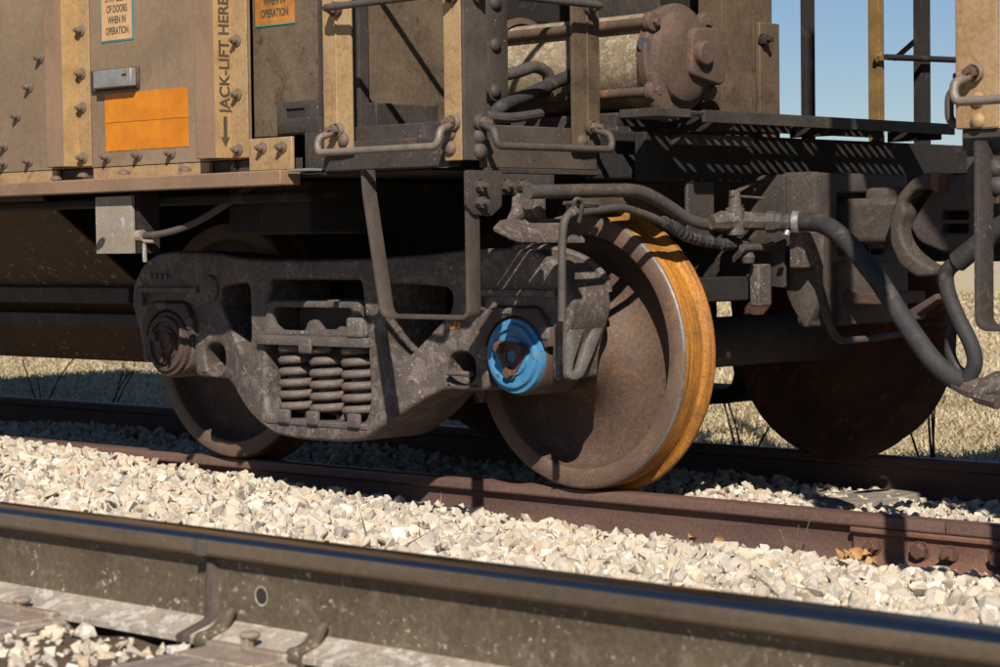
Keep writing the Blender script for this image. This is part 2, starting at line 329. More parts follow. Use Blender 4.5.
# bolts: one mesh for each kind, pointing along local +Z
def bolt_mesh(kind):
    b = MB()
    if kind == 'nut':      # huck collar with washer and stub
        b.lathe([(0,0),(0,.021),(.004,.021),(.0065,.0175),(.008,.013),(.024,.0125),(.026,.011),(.027,.0075),(.036,.007),(.037,0)], (0,0,0), 'z', 12)
    elif kind == 'hex':
        b.lathe([(0,0),(0,.024),(.003,.024),(.004,.02)], (0,0,0), 'z', 14); b.lathe([(.003,.0195),(.018,.0195),(.021,.016),(.021,0)], (0,0,0), 'z', 6)
    elif kind == 'rivet':
        b.lathe([(0,.021),(.004,.0205),(.010,.016),(.014,.009),(.0155,0)], (0,0,0), 'z', 14)
    elif kind == 'stud':
        b.lathe([(0,0),(0,.02),(.005,.02)], (0,0,0), 'z', 12); b.lathe([(.004,.018),(.02,.018),(.022,.012)], (0,0,0), 'z', 6); b.lathe([(.021,.0095),(.04,.009),(.041,0)], (0,0,0), 'z', 10)
    elif kind == 'square':
        b.lathe([(0,.028),(.006,.028),(.006,0)], (0,0,0), 'z', 14); b.lathe([(.005,.026),(.026,.025),(.029,.02),(.029,0)], (0,0,0), 'z', 4); b.lathe([(.028,.0125),(.05,.0125),(.052,0)], (0,0,0), 'z', 10)
    me = bpy.data.meshes.new('bolt'); me.from_pydata([tuple(x) for x in b.v], [], b.f)
    bm = bmesh.new(); bm.from_mesh(me); bmesh.ops.remove_doubles(bm, verts=bm.verts, dist=1e-6); bmesh.ops.recalc_face_normals(bm, faces=bm.faces); bm.to_mesh(me); bm.free()
    finish_mesh(me, 40); return me
BM = {}
def bolt(parent, p, d=(0,-1,0), kind='nut', mat='bolt_grey', s=1., name='bolt', spin=None):
    key = (kind, mat)
    if key not in BM:
        me = bolt_mesh(kind); me.materials.append(MATS[mat]); BM[key] = me
    o = bpy.data.objects.new(name, BM[key]); link(o, parent, p)
    q = V(d).normalized().to_track_quat('Z', 'Y') @ Quaternion((0,0,1), random.random()*6 if spin is None else spin)
    o.rotation_mode = 'QUATERNION'; o.rotation_quaternion = q; o.scale = (s,s,s); return o

def lettering(name, lines, mat, parent, org, xdir, ydir, size, gap=1.2, width=None, thick=.0006, align='CENTER', xs=1.):
    """flat letters standing in the plane of xdir, ydir"""
    xd, yd = V(xdir).normalized(), V(ydir).normalized(); zd = xd.cross(yd)
    cu = bpy.data.curves.new('text', 'FONT'); cu.body = '\n'.join(lines); cu.size = size; cu.align_x = align; cu.space_line = gap; cu.offset = size*.022; cu.extrude = thick/2
    o = bpy.data.objects.new('text', cu); col.objects.link(o); dg = bpy.context.evaluated_depsgraph_get()
    me = bpy.data.meshes.new_from_object(o.evaluated_get(dg)); bpy.data.objects.remove(o); bpy.data.curves.remove(cu); me.materials.clear()
    if width:
        xsx = [v.co.x for v in me.vertices]; k = width/(max(xsx)-min(xsx)); 
        for v in me.vertices: v.co.x *= k
    for v in me.vertices: v.co = V(org) + xd*v.co.x*xs + yd*v.co.y + zd*v.co.z
    return wrap(me, name, mat, parent, normals=False)


# ================================================================== THE GROUND
ZB = [(-9,.03),(-3.6,.0),(-2.9,-.02),(-1.95,-.06),(-.85,-.098),(.15,-.135),(1.0,-.142),(2,-.158),(9,-.16)]
RY0, RZ0 = -3.09, .33                                   # near rail: centre line, top
def bedz(x, y):
    """height of the ballast surface"""
    x = np.asarray(x, float); y = np.asarray(y, float)
    zr = np.interp(x, [a for a,_ in ZB], [b for _,b in ZB])
    t = np.clip((-.12-y)/(-.12-(RY0+.12)), 0, 1)
    zm = zr + (.215-zr)*(t**1.15)
    zf = .135 + 0*x                                     # in front of the near rail
    z = np.where(y < RY0, zf, zm)
    zi = -.135 + .02*np.sin(x*3.1)*np.cos(y*2)          # between the rails
    z = np.where(y > -.02, zi, z)
    zo = -.135 - .06*np.clip((y-1.6)/1.2, 0, 1)
    return np.where(y > 1.55, zo, z)

def sheet(name, mat, x0, x1, y0, y1, nx, ny, zf):
    xs = np.linspace(x0,x1,nx); ys = np.linspace(y0,y1,ny); X, Y = np.meshgrid(xs, ys); Z = zf(X, Y)
    b = MB(); b.v = [V(p) for p in np.stack([X.ravel(),Y.ravel(),Z.ravel()],1)]
    b.f = [(j*nx+i, j*nx+i+1, (j+1)*nx+i+1, (j+1)*nx+i) for j in range(ny-1) for i in range(nx-1)]; b.m = [0]*len(b.f)
    return b.build(name, mat, normals=False)
g = sheet('ground', 'field', -400, 400, -200, 700, 41, 46, lambda X,Y: np.full_like(X, -.235)); g['kind'] = 'structure'
bed = sheet('ballast_bed', 'bed_soil', -9, 7, -4.9, 3.0, 161, 160, lambda X,Y: bedz(X,Y) - .012 + .008*np.sin(X*37)*np.sin(Y*41) - .2*np.clip((Y-2.4)/.6,0,1)); bed['kind'] = 'structure'

oil = sheet('oil_patch', 'oily_soil', .9, 1.92, -3.95, RY0-.08, 30, 30, lambda X,Y: .1335+.006*np.sin(X*31)*np.sin(Y*27)); oil['kind'] = 'structure'
def rock_variant(seed, sub=False):
    r = np.random.default_rng(seed); bm = bmesh.new()
    ax = np.array([1, r.uniform(.6,.95), r.uniform(.4,.8)])
    for i in range(int(r.integers(9,14))):
        p = r.normal(size=3); p /= np.linalg.norm(p); p = np.sign(p)*np.abs(p)**.75; bm.verts.new(p*ax*r.uniform(.82,1.05)*.5)
    h = bmesh.ops.convex_hull(bm, input=bm.verts)
    bmesh.ops.delete(bm, geom=[v for v in bm.verts if not v.link_faces], context='VERTS')
    if sub: bmesh.ops.bevel(bm, geom=list(bm.edges), offset=.045, segments=1, affect='EDGES')
    bmesh.ops.triangulate(bm, faces=bm.faces)
    vs = np.array([v.co for v in bm.verts]); fs = np.array([[v.index for v in f.verts] for f in bm.faces] if False else [[l.vert.index for l in f.loops] for f in bm.faces])
    bm.verts.index_update(); fs = np.array([[l.vert.index for l in f.loops] for f in bm.faces]); bm.free(); return vs, fs
ROCKS = [rock_variant(100+i) for i in range(14)]
def tints(n):
    base = np.array([[1,1,1],[1.08,1.06,1.02],[.95,.88,.76],[.86,.84,.82],[.9,.76,.6],[.58,.55,.54],[1.18,1.2,1.26],[.95,.83,.66],[.86,.60,.38],[.30,.26,.25]])
    k = RNG.choice(len(base), n, p=[.16,.12,.16,.11,.13,.07,.09,.11,.034,.016]); return base[k]*RNG.uniform(.66,1.1,(n,1))
def randrot(n):
    q = RNG.normal(size=(n,4)); q /= np.linalg.norm(q,axis=1)[:,None]; a,b,c,d = q.T
    return np.stack([1-2*(c*c+d*d),2*(b*c-a*d),2*(b*d+a*c),2*(b*c+a*d),1-2*(b*b+d*d),2*(c*d-a*b),2*(b*d-a*c),2*(c*d+a*b),1-2*(b*b+c*c)],1).reshape(n,3,3)
def mesh_np(name, co, tri, mat, tint=None):
    me = bpy.data.meshes.new(name); me.vertices.add(len(co)); me.vertices.foreach_set('co', co.astype(np.float32).ravel())
    me.loops.add(tri.size); me.loops.foreach_set('vertex_index', tri.astype(np.int32).ravel())
    me.polygons.add(len(tri)); me.polygons.foreach_set('loop_start', np.arange(0, tri.size, 3, dtype=np.int32))
    me.update(calc_edges=True)
    if tint is not None:
        a = me.color_attributes.new('tint', 'FLOAT_COLOR', 'POINT'); a.data.foreach_set('color', np.concatenate([tint, np.ones((len(tint),1))],1).astype(np.float32).ravel())
    me.materials.append(MATS[mat]); me.validate(); me.shade_flat(); return me
def scatter(pos, size, rot, tint, name):
    k = RNG.integers(0, len(ROCKS), len(pos)); co = []; tr = []; tt = []; off = 0
    for i, (vs, fs) in enumerate(ROCKS):
        s_ = np.where(k == i)[0]
        if not len(s_): continue
        c = np.einsum('nij,vj->nvi', rot[s_], vs)*size[s_][:,None,None] + pos[s_][:,None,:]
        co.append(c.reshape(-1,3)); tt.append(np.repeat(tint[s_], len(vs), 0))
        tr.append((fs[None]+ (off+np.arange(len(s_))*len(vs))[:,None,None]).reshape(-1,3)); off += len(s_)*len(vs)
    return mesh_np(name, np.concatenate(co), np.concatenate(tr), 'stone', np.concatenate(tt))
def proj(P):
    d = P - np.array(CAM); z = d@np.array(_F); return 500+FPX*(d@np.array(_R))/z, 333.5-FPX*(d@np.array(_U))/z, z
def in_wedge(P, mx=140):
    x, y, z = proj(P); return (z > .3) & (x > -mx) & (x < 1000+mx) & (y < 900)
# --- candidate stones: between the tracks
def field_pts(n, x0, x1, y0, y1, s0, s1, lift=.25):
    P = np.stack([RNG.uniform(x0,x1,n), RNG.uniform(y0,y1,n), np.zeros(n)],1); S = s0+(s1-s0)*RNG.random(n)**2.6
    P[:,2] = bedz(P[:,0],P[:,1]) + S*(lift*RNG.random(n) + .05); return P, S
Pa, Sa = field_pts(42000, -5.2, 4.6, RY0+.085, -.075, .016, .07)
m_ = in_wedge(Pa, 350); Pa, Sa = Pa[m_], Sa[m_]
ok = ~((np.abs(Pa[:,1]) < .11) & (Pa[:,2] > -.16) & (Pa[:,1] > -.11)); Pa, Sa = Pa[ok], Sa[ok]
Pf, Sf = field_pts(26000, -5.2, 4.6, RY0+.085, -.075, .006, .015, .9)
m_ = in_wedge(Pf, 20); Pf, Sf = Pf[m_], Sf[m_]; Pf[:,2] += .008*RNG.random(len(Pf))
Pb, Sb = field_pts(21000, -7.5, 6.5, .09, 1.42, .025, .06)
m_ = in_wedge(Pb, 450); Pb, Sb = Pb[m_], Sb[m_]
Pc, Sc = field_pts(11000, -9, 6.5, 1.62, 2.5, .022, .05); m_ = in_wedge(Pc, 450); Pc, Sc = Pc[m_], Sc[m_]
Pd, Sd = field_pts(1300, .9, 2.6, -3.9, RY0-.09, .018, .048, .1)
x_, y_, z_ = proj(Pd); m_ = (x_ > -80) & (x_ < 420) & (y_ < 760); Pd, Sd = Pd[m_], Sd[m_]
# stones stay off the sleepers of the near track
TIES0 = [(1.36,.24),(2.0,.24)]
ok = np.ones(len(Pd), bool)
for tx, tw in TIES0: ok &= np.abs(Pd[:,0]-tx) > tw/2+.004
Pd, Sd = Pd[ok], Sd[ok]
# the 300 stones between the tracks that show largest are pieces of their own
x_, y_, z_ = proj(Pa); vis = (x_ > 0) & (x_ < 1000) & (y_ < 667) & (Pa[:,1] > RY0+.3)
keep = RNG.random(len(Pa)) < .5
sc_ = np.where(vis & keep, Sa/z_, 0); big = np.argsort(-sc_)[:300]; isb = np.zeros(len(Pa), bool); isb[big] = True
vm = []
for i in range(20):
    vs, fs = rock_variant(500+i, True); t_ = tints(1)
    me = mesh_np('stone', vs, fs, 'stone', np.repeat(t_, len(vs), 0)); vm.append(me)
for i in big:
    o = bpy.data.objects.new('stone', vm[random.randrange(20)]); link(o, bed, Pa[i]+np.array([0,0,Sa[i]*.18])); o.scale = (Sa[i]*1.02,)*3
    o.rotation_euler = (random.random()*6, random.random()*6, random.random()*6)
Pr = np.concatenate([Pa[~isb], Pf, Pb, Pc, Pd]); Sr = np.concatenate([Sa[~isb], Sf, Sb, Sc, Sd])
me = scatter(Pr, Sr, randrot(len(Pr)), tints(len(Pr)), 'ballast_gravel')
gv = bpy.data.objects.new('ballast_gravel', me); link(gv, None, (0,0,0)); gv['kind'] = 'stuff'
tag(gv, 'pale limestone ballast gravel spread between and beside the rails', 'gravel')

# --- dry grass beyond the track
def grass(name, n, x0, x1, y0, y1, h0, h1, lean=.7, zf=lambda x,y: -.235+0*x):
    P = np.stack([RNG.uniform(x0,x1,n), RNG.uniform(y0,y1,n)],1); z = zf(P[:,0],P[:,1])
    P3 = np.concatenate([P, z[:,None]],1); m = in_wedge(P3, 450); P3 = P3[m]; n = len(P3)
    h = RNG.uniform(h0,h1,n); a = RNG.uniform(0,2*PI,n); L_ = RNG.uniform(.1,lean,n)*h*2; wd = RNG.uniform(.002,.0045,n)*(1+ (P3[:,1]-2)*.12)
    d = np.stack([np.cos(a),np.sin(a),0*a],1); sd = np.stack([-np.sin(a),np.cos(a),0*a],1)
    p0 = P3-sd*wd[:,None]; p1 = P3+sd*wd[:,None]; mid = P3+d*(L_*.35)[:,None]; mid[:,2] += h*.7
    m0 = mid-sd*(wd*.8)[:,None]; m1 = mid+sd*(wd*.8)[:,None]; tip = P3+d*L_[:,None]; tip[:,2] += h*RNG.uniform(.55,1.,n)
    co = np.stack([p0,p1,m1,m0,tip],1).reshape(-1,3); b = (np.arange(n)*5)[:,None]
    tri = np.concatenate([b+[0,1,2], b+[0,2,3], b+[3,2,4]],0)
    t = np.repeat(np.array([[1,1,1],[.8,.72,.6],[1.1,1.08,1.],[.74,.66,.56]])[RNG.integers(0,4,n)], 5, 0)
    cl = .86+.2*np.sin(P3[:,0]*2.3+np.sin(P3[:,1]*3.1)*1.7)*np.sin(P3[:,1]*1.9+P3[:,0]*.7); t = t*np.repeat(cl, 5)[:,None]
    o = bpy.data.objects.new(name, mesh_np(name, co, tri, 'grass', t)); link(o, None, (0,0,0)); o['kind'] = 'stuff'; return o
go = grass('dry_grass', 115000, -14, 8, 2.3, 7.5, .015, .06, 2.2)
tag(go, 'dead straw coloured grass beside the far rail', 'grass')
go = grass('field_grass', 135000, -40, 8, 7.5, 30, .02, .09, 1.8)
tag(go, 'pale dry grass of the open field behind the cars', 'grass')

# ================================================================== THE TRACK
def rail_profile(s=1.):
    """half profile (offset, height below top) of a flat-bottom rail, right side from the top centre down"""
    return [(0,0),(.012,-.0002),(.024,-.0015),(.032,-.005),(.036,-.012),(.0375,-.034),(.035,-.039),(.014,-.046),(.0098,-.056),(.0088,-.10),(.0095,-.135),(.014,-.150),(.030,-.158),(.074,-.171),(.076,-.174),(.076,-.185)]
RIDX = [0,0,0,1,2,2,2,3,3,3,3,4,4,4,4]
def rail(name, mats, x0, x1, yc, zt, label, group=None, seg=1):
    h = rail_profile(); full = [(a,b) for a,b in h] + [(-a,b) for a,b in h[::-1]][:-1]; n = len(full); b = MB(); vs = []
    for k in range(seg+1):
        x = x0+(x1-x0)*k/seg; vs += [(x, yc+a, zt+z) for a,z in full]
    fs = [(k*n+i, k*n+(i+1)%n, (k+1)*n+(i+1)%n, (k+1)*n+i) for k in range(seg) for i in range(n)]
    ix = RIDX+[4]+RIDX[::-1]
    b.add(vs, fs + [tuple(range(n)), tuple(range(seg*n, seg*n+n))][:2]); b.m = [ix[i] for k in range(seg) for i in range(n)]+[3,3]
    o = b.build(name, mats, angle=30); return tag(o, label, 'rail', group) if label else o
RUST = ['rail_head','rail_head','rail_rust','rail_rust','rail_rust']
NEAR = ['rail_polish','rail_polish','rail_side','rail_web','rail_foot']
near = rail('rail', NEAR, -3.0, 6.5, RY0, RZ0, 'polished main line rail with bright top and dusty web')
JX = at(945,520,'y',-.037).x
r1 = rail('rail', RUST, -9, JX-.004, 0, 0, 'rusty brown rail under the two wheels, ending at the bolted joint')
r1b = rail('rail', RUST, JX+.004, 6, 0, 0, 'short rusty rail end beyond the gap at the bolted joint')
FAR = ['rail_head','rail_head','rail_rust','rail_rust','rail_rust']
r2 = rail('rail', FAR, -11, 6, 1.508, 0, 'dark rusty rail behind the axle, beside the dry grass')

# weld collar and bolt hole of the near rail
wx = 1.816; b = MB(); pr = [(-a,z) for a,z in rail_profile()][4:]
vs = []; n = len(pr)
for dx, gsc in ((-.013,0.),(-.008,.009),(-.001,.012),(.003,.004),(.006,.009),(.014,0.)):
    vs += [(wx+dx+random.uniform(-.002,.002), RY0+a-gsc*(1+.5*random.random()) -.0006, RZ0+z+(.002 if z<-.15 else 0)) for a,z in pr]
b.add(vs, [(k*n+i, k*n+i+1, (k+1)*n+i+1, (k+1)*n+i) for k in range(5) for i in range(n-1)]); b.build('weld_bead', 'frame_rail', near, normals=True)
hx = at(262,596,'y',RY0-.0095); b = MB(); b.lathe([(-.0016,.0175),(-.0016,.0145),(.006,.0138)], hx, 'y', 20); b.build('bolt_hole_rim', 'rail_foot', near)
b = MB(); b.lathe([(-.0012,.0148),(-.0012,0)], hx, 'y', 20); b.build('bolt_hole', 'bolt_black', near)

# sleepers, plates, spikes and anchors
def tie(x, y0, y1, z, wd=.23, label='', mat='tie_wood', name='sleeper'):
    b = MB(); n = 14; vs = []
    for i in range(n+1):
        y = y0+(y1-y0)*i/n
        for dx, dz in ((-wd/2,-.15),(-wd/2,0),(-wd*.17,.003),(wd*.17,.002),(wd/2,0),(wd/2,-.15)): vs.append((x+dx+random.uniform(-.004,.004), y, z+dz+random.uniform(-.004,.003)))
    b.add(vs, [(k*6+i, k*6+(i+1)%6, (k+1)*6+(i+1)%6, (k+1)*6+i) for k in range(n) for i in range(6)] + [(0,1,2,3,4,5), tuple(n*6+i for i in range(6))])
    return tag(b.build(name, mat, bevel=.004), label, name.replace('_', ' '), None)
o = tie(TIES0[0][0], -4.9, RY0+.5, .146, .22, 'dusty sleeper under the near rail, with the single spike before the weld')
o = tie(TIES0[1][0], -4.9, RY0+.5, .146, .24, 'dusty sleeper under the near rail, between the two rail anchors')
for i, (px, py, lab) in enumerate([(862,497,'weathered grey plank among the stones between the rails by the bolted joint'), (735,502,'half buried grey plank between the rails below the axle')]):
    x = at(px,py,'z',-.12).x; o = tie(x, .10, 1.40, -.128+.010*(i==0), .22, lab, name='wood_plank')
def spike(p, lab):
    b = MB(); b.box((-.008,-.008,-.06),(.008,.008,.012), 0, Matrix.Translation(V(p)))
    b.lathe([(.006,.006),(.010,.016),(.016,.019),(.020,.015),(.022,0)], V(p)+V((0,.006,0)), 'z', 10)
    return tag(b.build('track_spike', 'tie_plate', bevel=.002), lab, 'spike')
zf = RZ0-.171
spike((1.36,RY0-.098,.158), 'square rail spike with mushroom head standing beside the near rail left of the weld')
spike((2.0,RY0-.092,.165), 'rail spike with flat head between the two rail anchors')
for x, lab in ((1.36,'flat steel tie plate under the near rail by the lone spike'),(2.0,'steel tie plate crusted with dust between the two anchors')):
    b = MB(); b.box((x-.10,RY0-.17,.138),(x+.10,RY0+.17,.1525)); b.box((x-.10,RY0-.10,.150),(x+.10,RY0-.079,.161))
    tag(b.build('tie_plate', 'tie_plate', bevel=.003), lab, 'tie plate')
def anchor(x, lab):
    prof = [(.02,-.030),(-.055,-.028),(-.088,-.022),(-.094,-.004),(-.086,.010),(-.062,.012),(-.045,.020),(-.034,.040),(-.022,.046),(-.016,.040),(-.026,.024),(-.040,.006),(-.078,-.004),(-.078,-.012),(-.055,-.0165),(.02,-.0165)]
    lp = fil([(RY0+a, zf+z) for a,z in prof], .008)
    o = plate('rail_anchor', 'rail_web', None, [lp], 'x', x-.016, x+.016, .006); return tag(o, lab, 'rail anchor')
anchor(1.872, 'curled steel rail anchor clipped to the rail foot just right of the weld')
anchor(2.105, 'curled steel rail anchor clipped on beyond the second spike')

# joint bar with square bolts on the rusty rail
jb0 = at(852,530,'y',-.03).x
prof = [(-.0385,-.040),(-.043,-.046),(-.043,-.056),(-.030,-.064),(-.026,-.075),(-.026,-.115),(-.032,-.128),(-.058,-.150),(-.060,-.160),(-.052,-.163),(-.013,-.150),(-.013,-.05)]
n = len(prof); b = MB(); vs = [(x,a,z) for x in (jb0, jb0+.95) for a,z in prof]
b.add(vs, [(i,(i+1)%n,n+(i+1)%n,n+i) for i in range(n)]+[tuple(range(n)), tuple(range(n,2*n))])
jb = tag(b.build('joint_bar', 'rail_orange', bevel=.0025), 'orange rusty joint bar bolted across the gap between two rail ends', 'joint bar')
for i, (px, kind) in enumerate([(874,'square'),(921,'hex'),(951,'square'),(1000,'hex')]):
    p = at(px, 538+(px-874)*.085, 'y', -.028); p.z = -.095; bolt(jb, p, (0,-1,0), kind, 'rust_bolt', .95 if kind=='square' else 1.3, 'track_bolt')

# ================================================================== THE BOGIE
AXR, AXL, CY, WR = 0., -1.778, .754, .4572
UC = (AXR+AXL)/2
bog = thing('bogie', 'brown cast steel railway bogie with coil springs and one blue axle end', 'bogie', (UC, CY, 0))
def wheel(ax, side, tread_m, body_m):
    """side -1: near wheel, +1: far wheel"""
    yo = CY + side*.8165; s = -side                     # s: direction from the outer face inwards
    prof = [(.003,.449),(.0,.444),(.0,.398),(.002,.393),(.008,.389),(.040,.382),(.066,.374),(.084,.360),(.094,.338),(.098,.305),(.096,.265),(.088,.225),(.070,.190),(.044,.163),(.014,.145),(-.016,.134),(-.030,.126),(-.030,.086),
            (-.028,.08),(.14,.08),(.158,.088),(.160,.125),(.155,.15),(.145,.18),(.134,.21),(.126,.26),(.124,.315),(.126,.352),(.130,.378),(.136,.392),(.14,.40),(.14,.468)]
    b = MB(); b.lathe([(h*s, r) for h,r in prof], (ax,yo,WR), 'y', 96, mis=[1]*4+[0]*(len(prof)-5))
    wo_ = b.build('wheel', [body_m, 'rim_steel' if body_m == 'wheel_steel' else body_m], bog, angle=32, org=(ax,yo,WR))
    tp = [(.003,.4475),(.006,.4535),(.012,.4555),(.05,.4572),(.085,.459),(.092,.4605),(.099,.465),(.105,.4745),(.111,.481),(.118,.4835),(.126,.4825),(.134,.478),(.1395,.471),(.14,.467)]
    mis = [1]*2+[0]*7+[0]*2+[1]*4; b = MB(); b.lathe([(h*s, r+.0004) for h,r in tp], (ax,yo,WR), 'y', 120, mis=mis)
    t = b.build('tread', [tread_m,'flange_steel' if tread_m == 'tread_rust' else tread_m], wo_, angle=50, org=(ax,yo,WR)); return wo_
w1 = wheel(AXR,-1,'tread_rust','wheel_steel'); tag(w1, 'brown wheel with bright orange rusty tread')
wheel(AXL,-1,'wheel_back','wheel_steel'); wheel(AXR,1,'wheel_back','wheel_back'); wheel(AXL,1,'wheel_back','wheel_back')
for ax in (AXR, AXL):
    b = MB(); b.lathe([(-.80,.105),(-.66,.105),(-.60,.098),(-.3,.09),(.3,.09),(.60,.098),(.66,.105),(.80,.105)], (ax,CY,WR), 'y', 32)
    b.lathe([(-1.08,0),(-1.08,.078),(-.9,.08),(-.86,.095),(-.80,.1),(-.79,0)], (ax,CY,WR), 'y', 28); b.lathe([(.79,0),(.80,.1),(.86,.095),(.9,.08),(1.08,.078),(1.08,0)], (ax,CY,WR), 'y', 28)
    b.build('axle', 'axle_dark', bog)
# bearings with end caps
def bearing(ax, capmat, body, boltmat):
    b = MB(); b.lathe([(-.345,.106),(-.345,.124),(-.335,.128),(-.16,.128),(-.15,.12),(-.135,.105)], (ax,0,WR), 'y', 48)
    br = b.build('bearing', body, bog)
    b = MB(); b.lathe([(-.374,0),(-.374,.046),(-.3755,.048),(-.3755,.062),(-.368,.066),(-.368,.084),(-.379,.087),(-.380,.095),(-.379,.101),(-.374,.104),(-.366,.106),(-.364,.119),(-.352,.1215),(-.343,.1215)], (ax,0,WR), 'y', 56)
    cp = b.build('end_cap', capmat, br, angle=25)
    tri = [(ax+.058*math.cos(PI/2*.3+k*2*PI/3+d), WR+.058*math.sin(PI/2*.3+k*2*PI/3+d)) for k in range(3) for d in (-.42,.42)]
    lp = fil(tri, .01); plate('locking_plate', boltmat if capmat == 'blue_paint' else capmat, br, [lp, [(ax+.022*math.cos(t*PI/8), WR+.022*math.sin(t*PI/8)) for t in range(16)]], 'y', -.381, -.3725, .001)
    for k in range(3):
        a = PI/2*.3+k*2*PI/3; bolt(br, (ax+.052*math.cos(a), -.3805, WR+.052*math.sin(a)), (0,-1,0), 'hex', boltmat, 1.0, 'cap_bolt')
    # adapter saddle over the bearing
    def arc(r, a0, a1, n=12): return [(ax+r*math.cos(a0+(a1-a0)*i/n), WR+r*math.sin(a0+(a1-a0)*i/n)) for i in range(n+1)]
    lp = arc(.1295, .12*PI, .88*PI)[::-1] 
    lp = [(ax+.13,WR+.03),(ax+.155,WR+.035),(ax+.155,WR+.085),(ax+.105,WR+.155),(ax-.105,WR+.155),(ax-.155,WR+.085),(ax-.155,WR+.035),(ax-.13,WR+.03)] + lp
    plate('bearing_adapter', 'rust_brown', bog, [lp], 'y', -.365, -.14, .006)
    for q0, q1 in (((ax-.06,-.372,WR+.132),(ax+.005,-.30,WR+.156)), ((ax+.118,-.372,WR+.055),(ax+.152,-.33,WR+.10))): MB().box(q0, q1).build('adapter_lug', 'cast_speck', bog, bevel=.008)
bearing(AXR, 'blue_paint', 'rust_brown', 'rust_bolt'); bearing(AXL, 'rust_brown', 'cast_steel', 'rust_bolt')

# side frame
half = [(0,.772),(.25,.775),(.45,.783),(.65,.80),(.86,.806),(.97,.797),(1.05,.762),(1.105,.70),(1.128,.635),(1.118,.575),(1.088,.515),(1.072,.45),(1.066,.385),
        (1.034,.385),(1.030,.55),(.99,.613),(.79,.613),(.757,.58),(.752,.338),(.56,.336),(.50,.312),(.40,.245),(.285,.178),(.22,.152),(.10,.142)]
def sf_loops():
    o = [(u,z) for u,z in half] + [(-u,z) for u,z in half[::-1][:]][:-1]
    tri = [(.345,.665),(.36,.69),(.50,.684),(.575,.676),(.598,.65),(.59,.60),(.44,.452),(.405,.432),(.365,.44),(.345,.49)]
    ov = [(.632+.062*math.copysign(abs(math.cos(t*PI/12))**.8, math.cos(t*PI/12)), .409+.054*math.copysign(abs(math.sin(t*PI/12))**.8, math.sin(t*PI/12))) for t in range(24)]
    L_ = [fil(o, .03, 4)]
    for s in (1,-1): L_ += [fil([(s*u,z) for u,z in tri], .03, 4), [(s*u,z) for u,z in ov]]
    L_ += [fil([(-.235,.700),(.235,.700),(.245,.62),(.262,.50),(.272,.30),(.255,.235),(.22,.212),(-.22,.212),(-.255,.235),(-.272,.30),(-.262,.50),(-.245,.62)], .025, 4)]
    return [[(u+UC, z) for u,z in l] for l in L_]
def dens(lp, m=.035):
    out = []
    for i, p in enumerate(lp):
        q = lp[(i+1) % len(lp)]; n = max(1, int(math.hypot(q[0]-p[0], q[1]-p[1])/m)); out += [(p[0]+(q[0]-p[0])*k/n, p[1]+(q[1]-p[1])*k/n) for k in range(n)]
    return out
SFL = [dens(l) for l in sf_loops()]
def sm(t): t = max(0, min(1, t)); return t*t*(3-2*t)
def sf_def(far):
    def f(co):
        u = abs(co.x-UC); yf = -.345-.075*sm((.62-u)/.30); yb = -.155+.05*sm((.62-u)/.30)
        if co.z < .34: k = sm((.34-co.z)/.16); yf += .03*k*sm((.5-u)/.2)*0
        t = (co.y+.345)/(.19); y = yf+(yb-yf)*t
        return V((co.x, 2*CY-y if far else y, co.z))
    return f
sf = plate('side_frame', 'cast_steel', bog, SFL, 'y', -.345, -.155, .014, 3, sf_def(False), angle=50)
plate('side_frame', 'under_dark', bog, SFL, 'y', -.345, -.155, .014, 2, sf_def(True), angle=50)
# ribs and pads of the casting
b = MB(); b.lathe([(0,.052),(-.006,.05),(-.008,.044),(-.008,0)], (AXL+.235,-.347,.665), 'y', 28); b.build('round_pad', 'cast_steel', sf, bevel=.002)
b = MB()
for k in range(4): b.box((AXL-.125+k*.032,-.352,.70),(AXL-.106+k*.032,-.343,.722))
b.build('raised_number', 'cast_steel', sf, bevel=.003)
for ax in (AXL, AXR):
    b = MB(); b.box((ax-.175,-.362,.648),(ax+.17,-.34,.672)); b.box((ax-.175,-.368,.60),(ax-.145,-.34,.672)); b.build('keeper_ledge', 'cast_steel', sf, bevel=.006)
# end wall of the frame by the blue axle end: curved flange and slotted web
o = plate('end_web', 'cast_speck', sf, [fil([(-.345,.385),(-.275,.385),(-.215,.47),(-.165,.555),(-.152,.62),(-.175,.675),(-.25,.69),(-.33,.66)], .03),
        fil([(-.322,.41),(-.295,.41),(-.222,.545),(-.228,.565),(-.25,.56),(-.31,.455)], .012)], 'x', .188, .214, .006)
b = MB(); b.tube(crv([(-.02,-.335,.806),(.08,-.27,.80),(.16,-.20,.765),(.215,-.165,.705),(.222,-.155,.66)], 6), .014, 10); b.build('flange_rib', 'cast_steel', sf)
b = MB(); b.box((-.30,-.375,.385),(-.19,-.35,.402)); b.build('toe', 'cast_splash', sf, bevel=.006)
# chalk scrawl
b = MB()
for p_ in ([(-.36,.585),(-.345,.625),(-.335,.60)],[(-.325,.60),(-.305,.632),(-.30,.605),(-.29,.625)]):
    for a_, c_ in zip(p_, p_[1:]): b.beam((a_[0]+.038,-.3475,a_[1]-.062),(c_[0]+.038,-.3475,c_[1]-.062), .006, .008, up=(0,0,1))
b.build('chalk_mark', 'sticker_orange', sf)
# lower tension member splash pad and spring seat lip with lugs
lip = MB(); lip.box((UC-.262,-.424,.19),(UC+.262,-.10,.2125)); lp_o = lip.build('spring_seat', 'cast_splash', bog, bevel=.006)
for k, u in enumerate((-.16,-.01,.20)):
    b = MB(); b.box((UC+u-.03,-.436,.195),(UC+u+.03,-.414,.246)); b.build('seat_lug', 'cast_splash', lp_o, bevel=.009, seg=3)
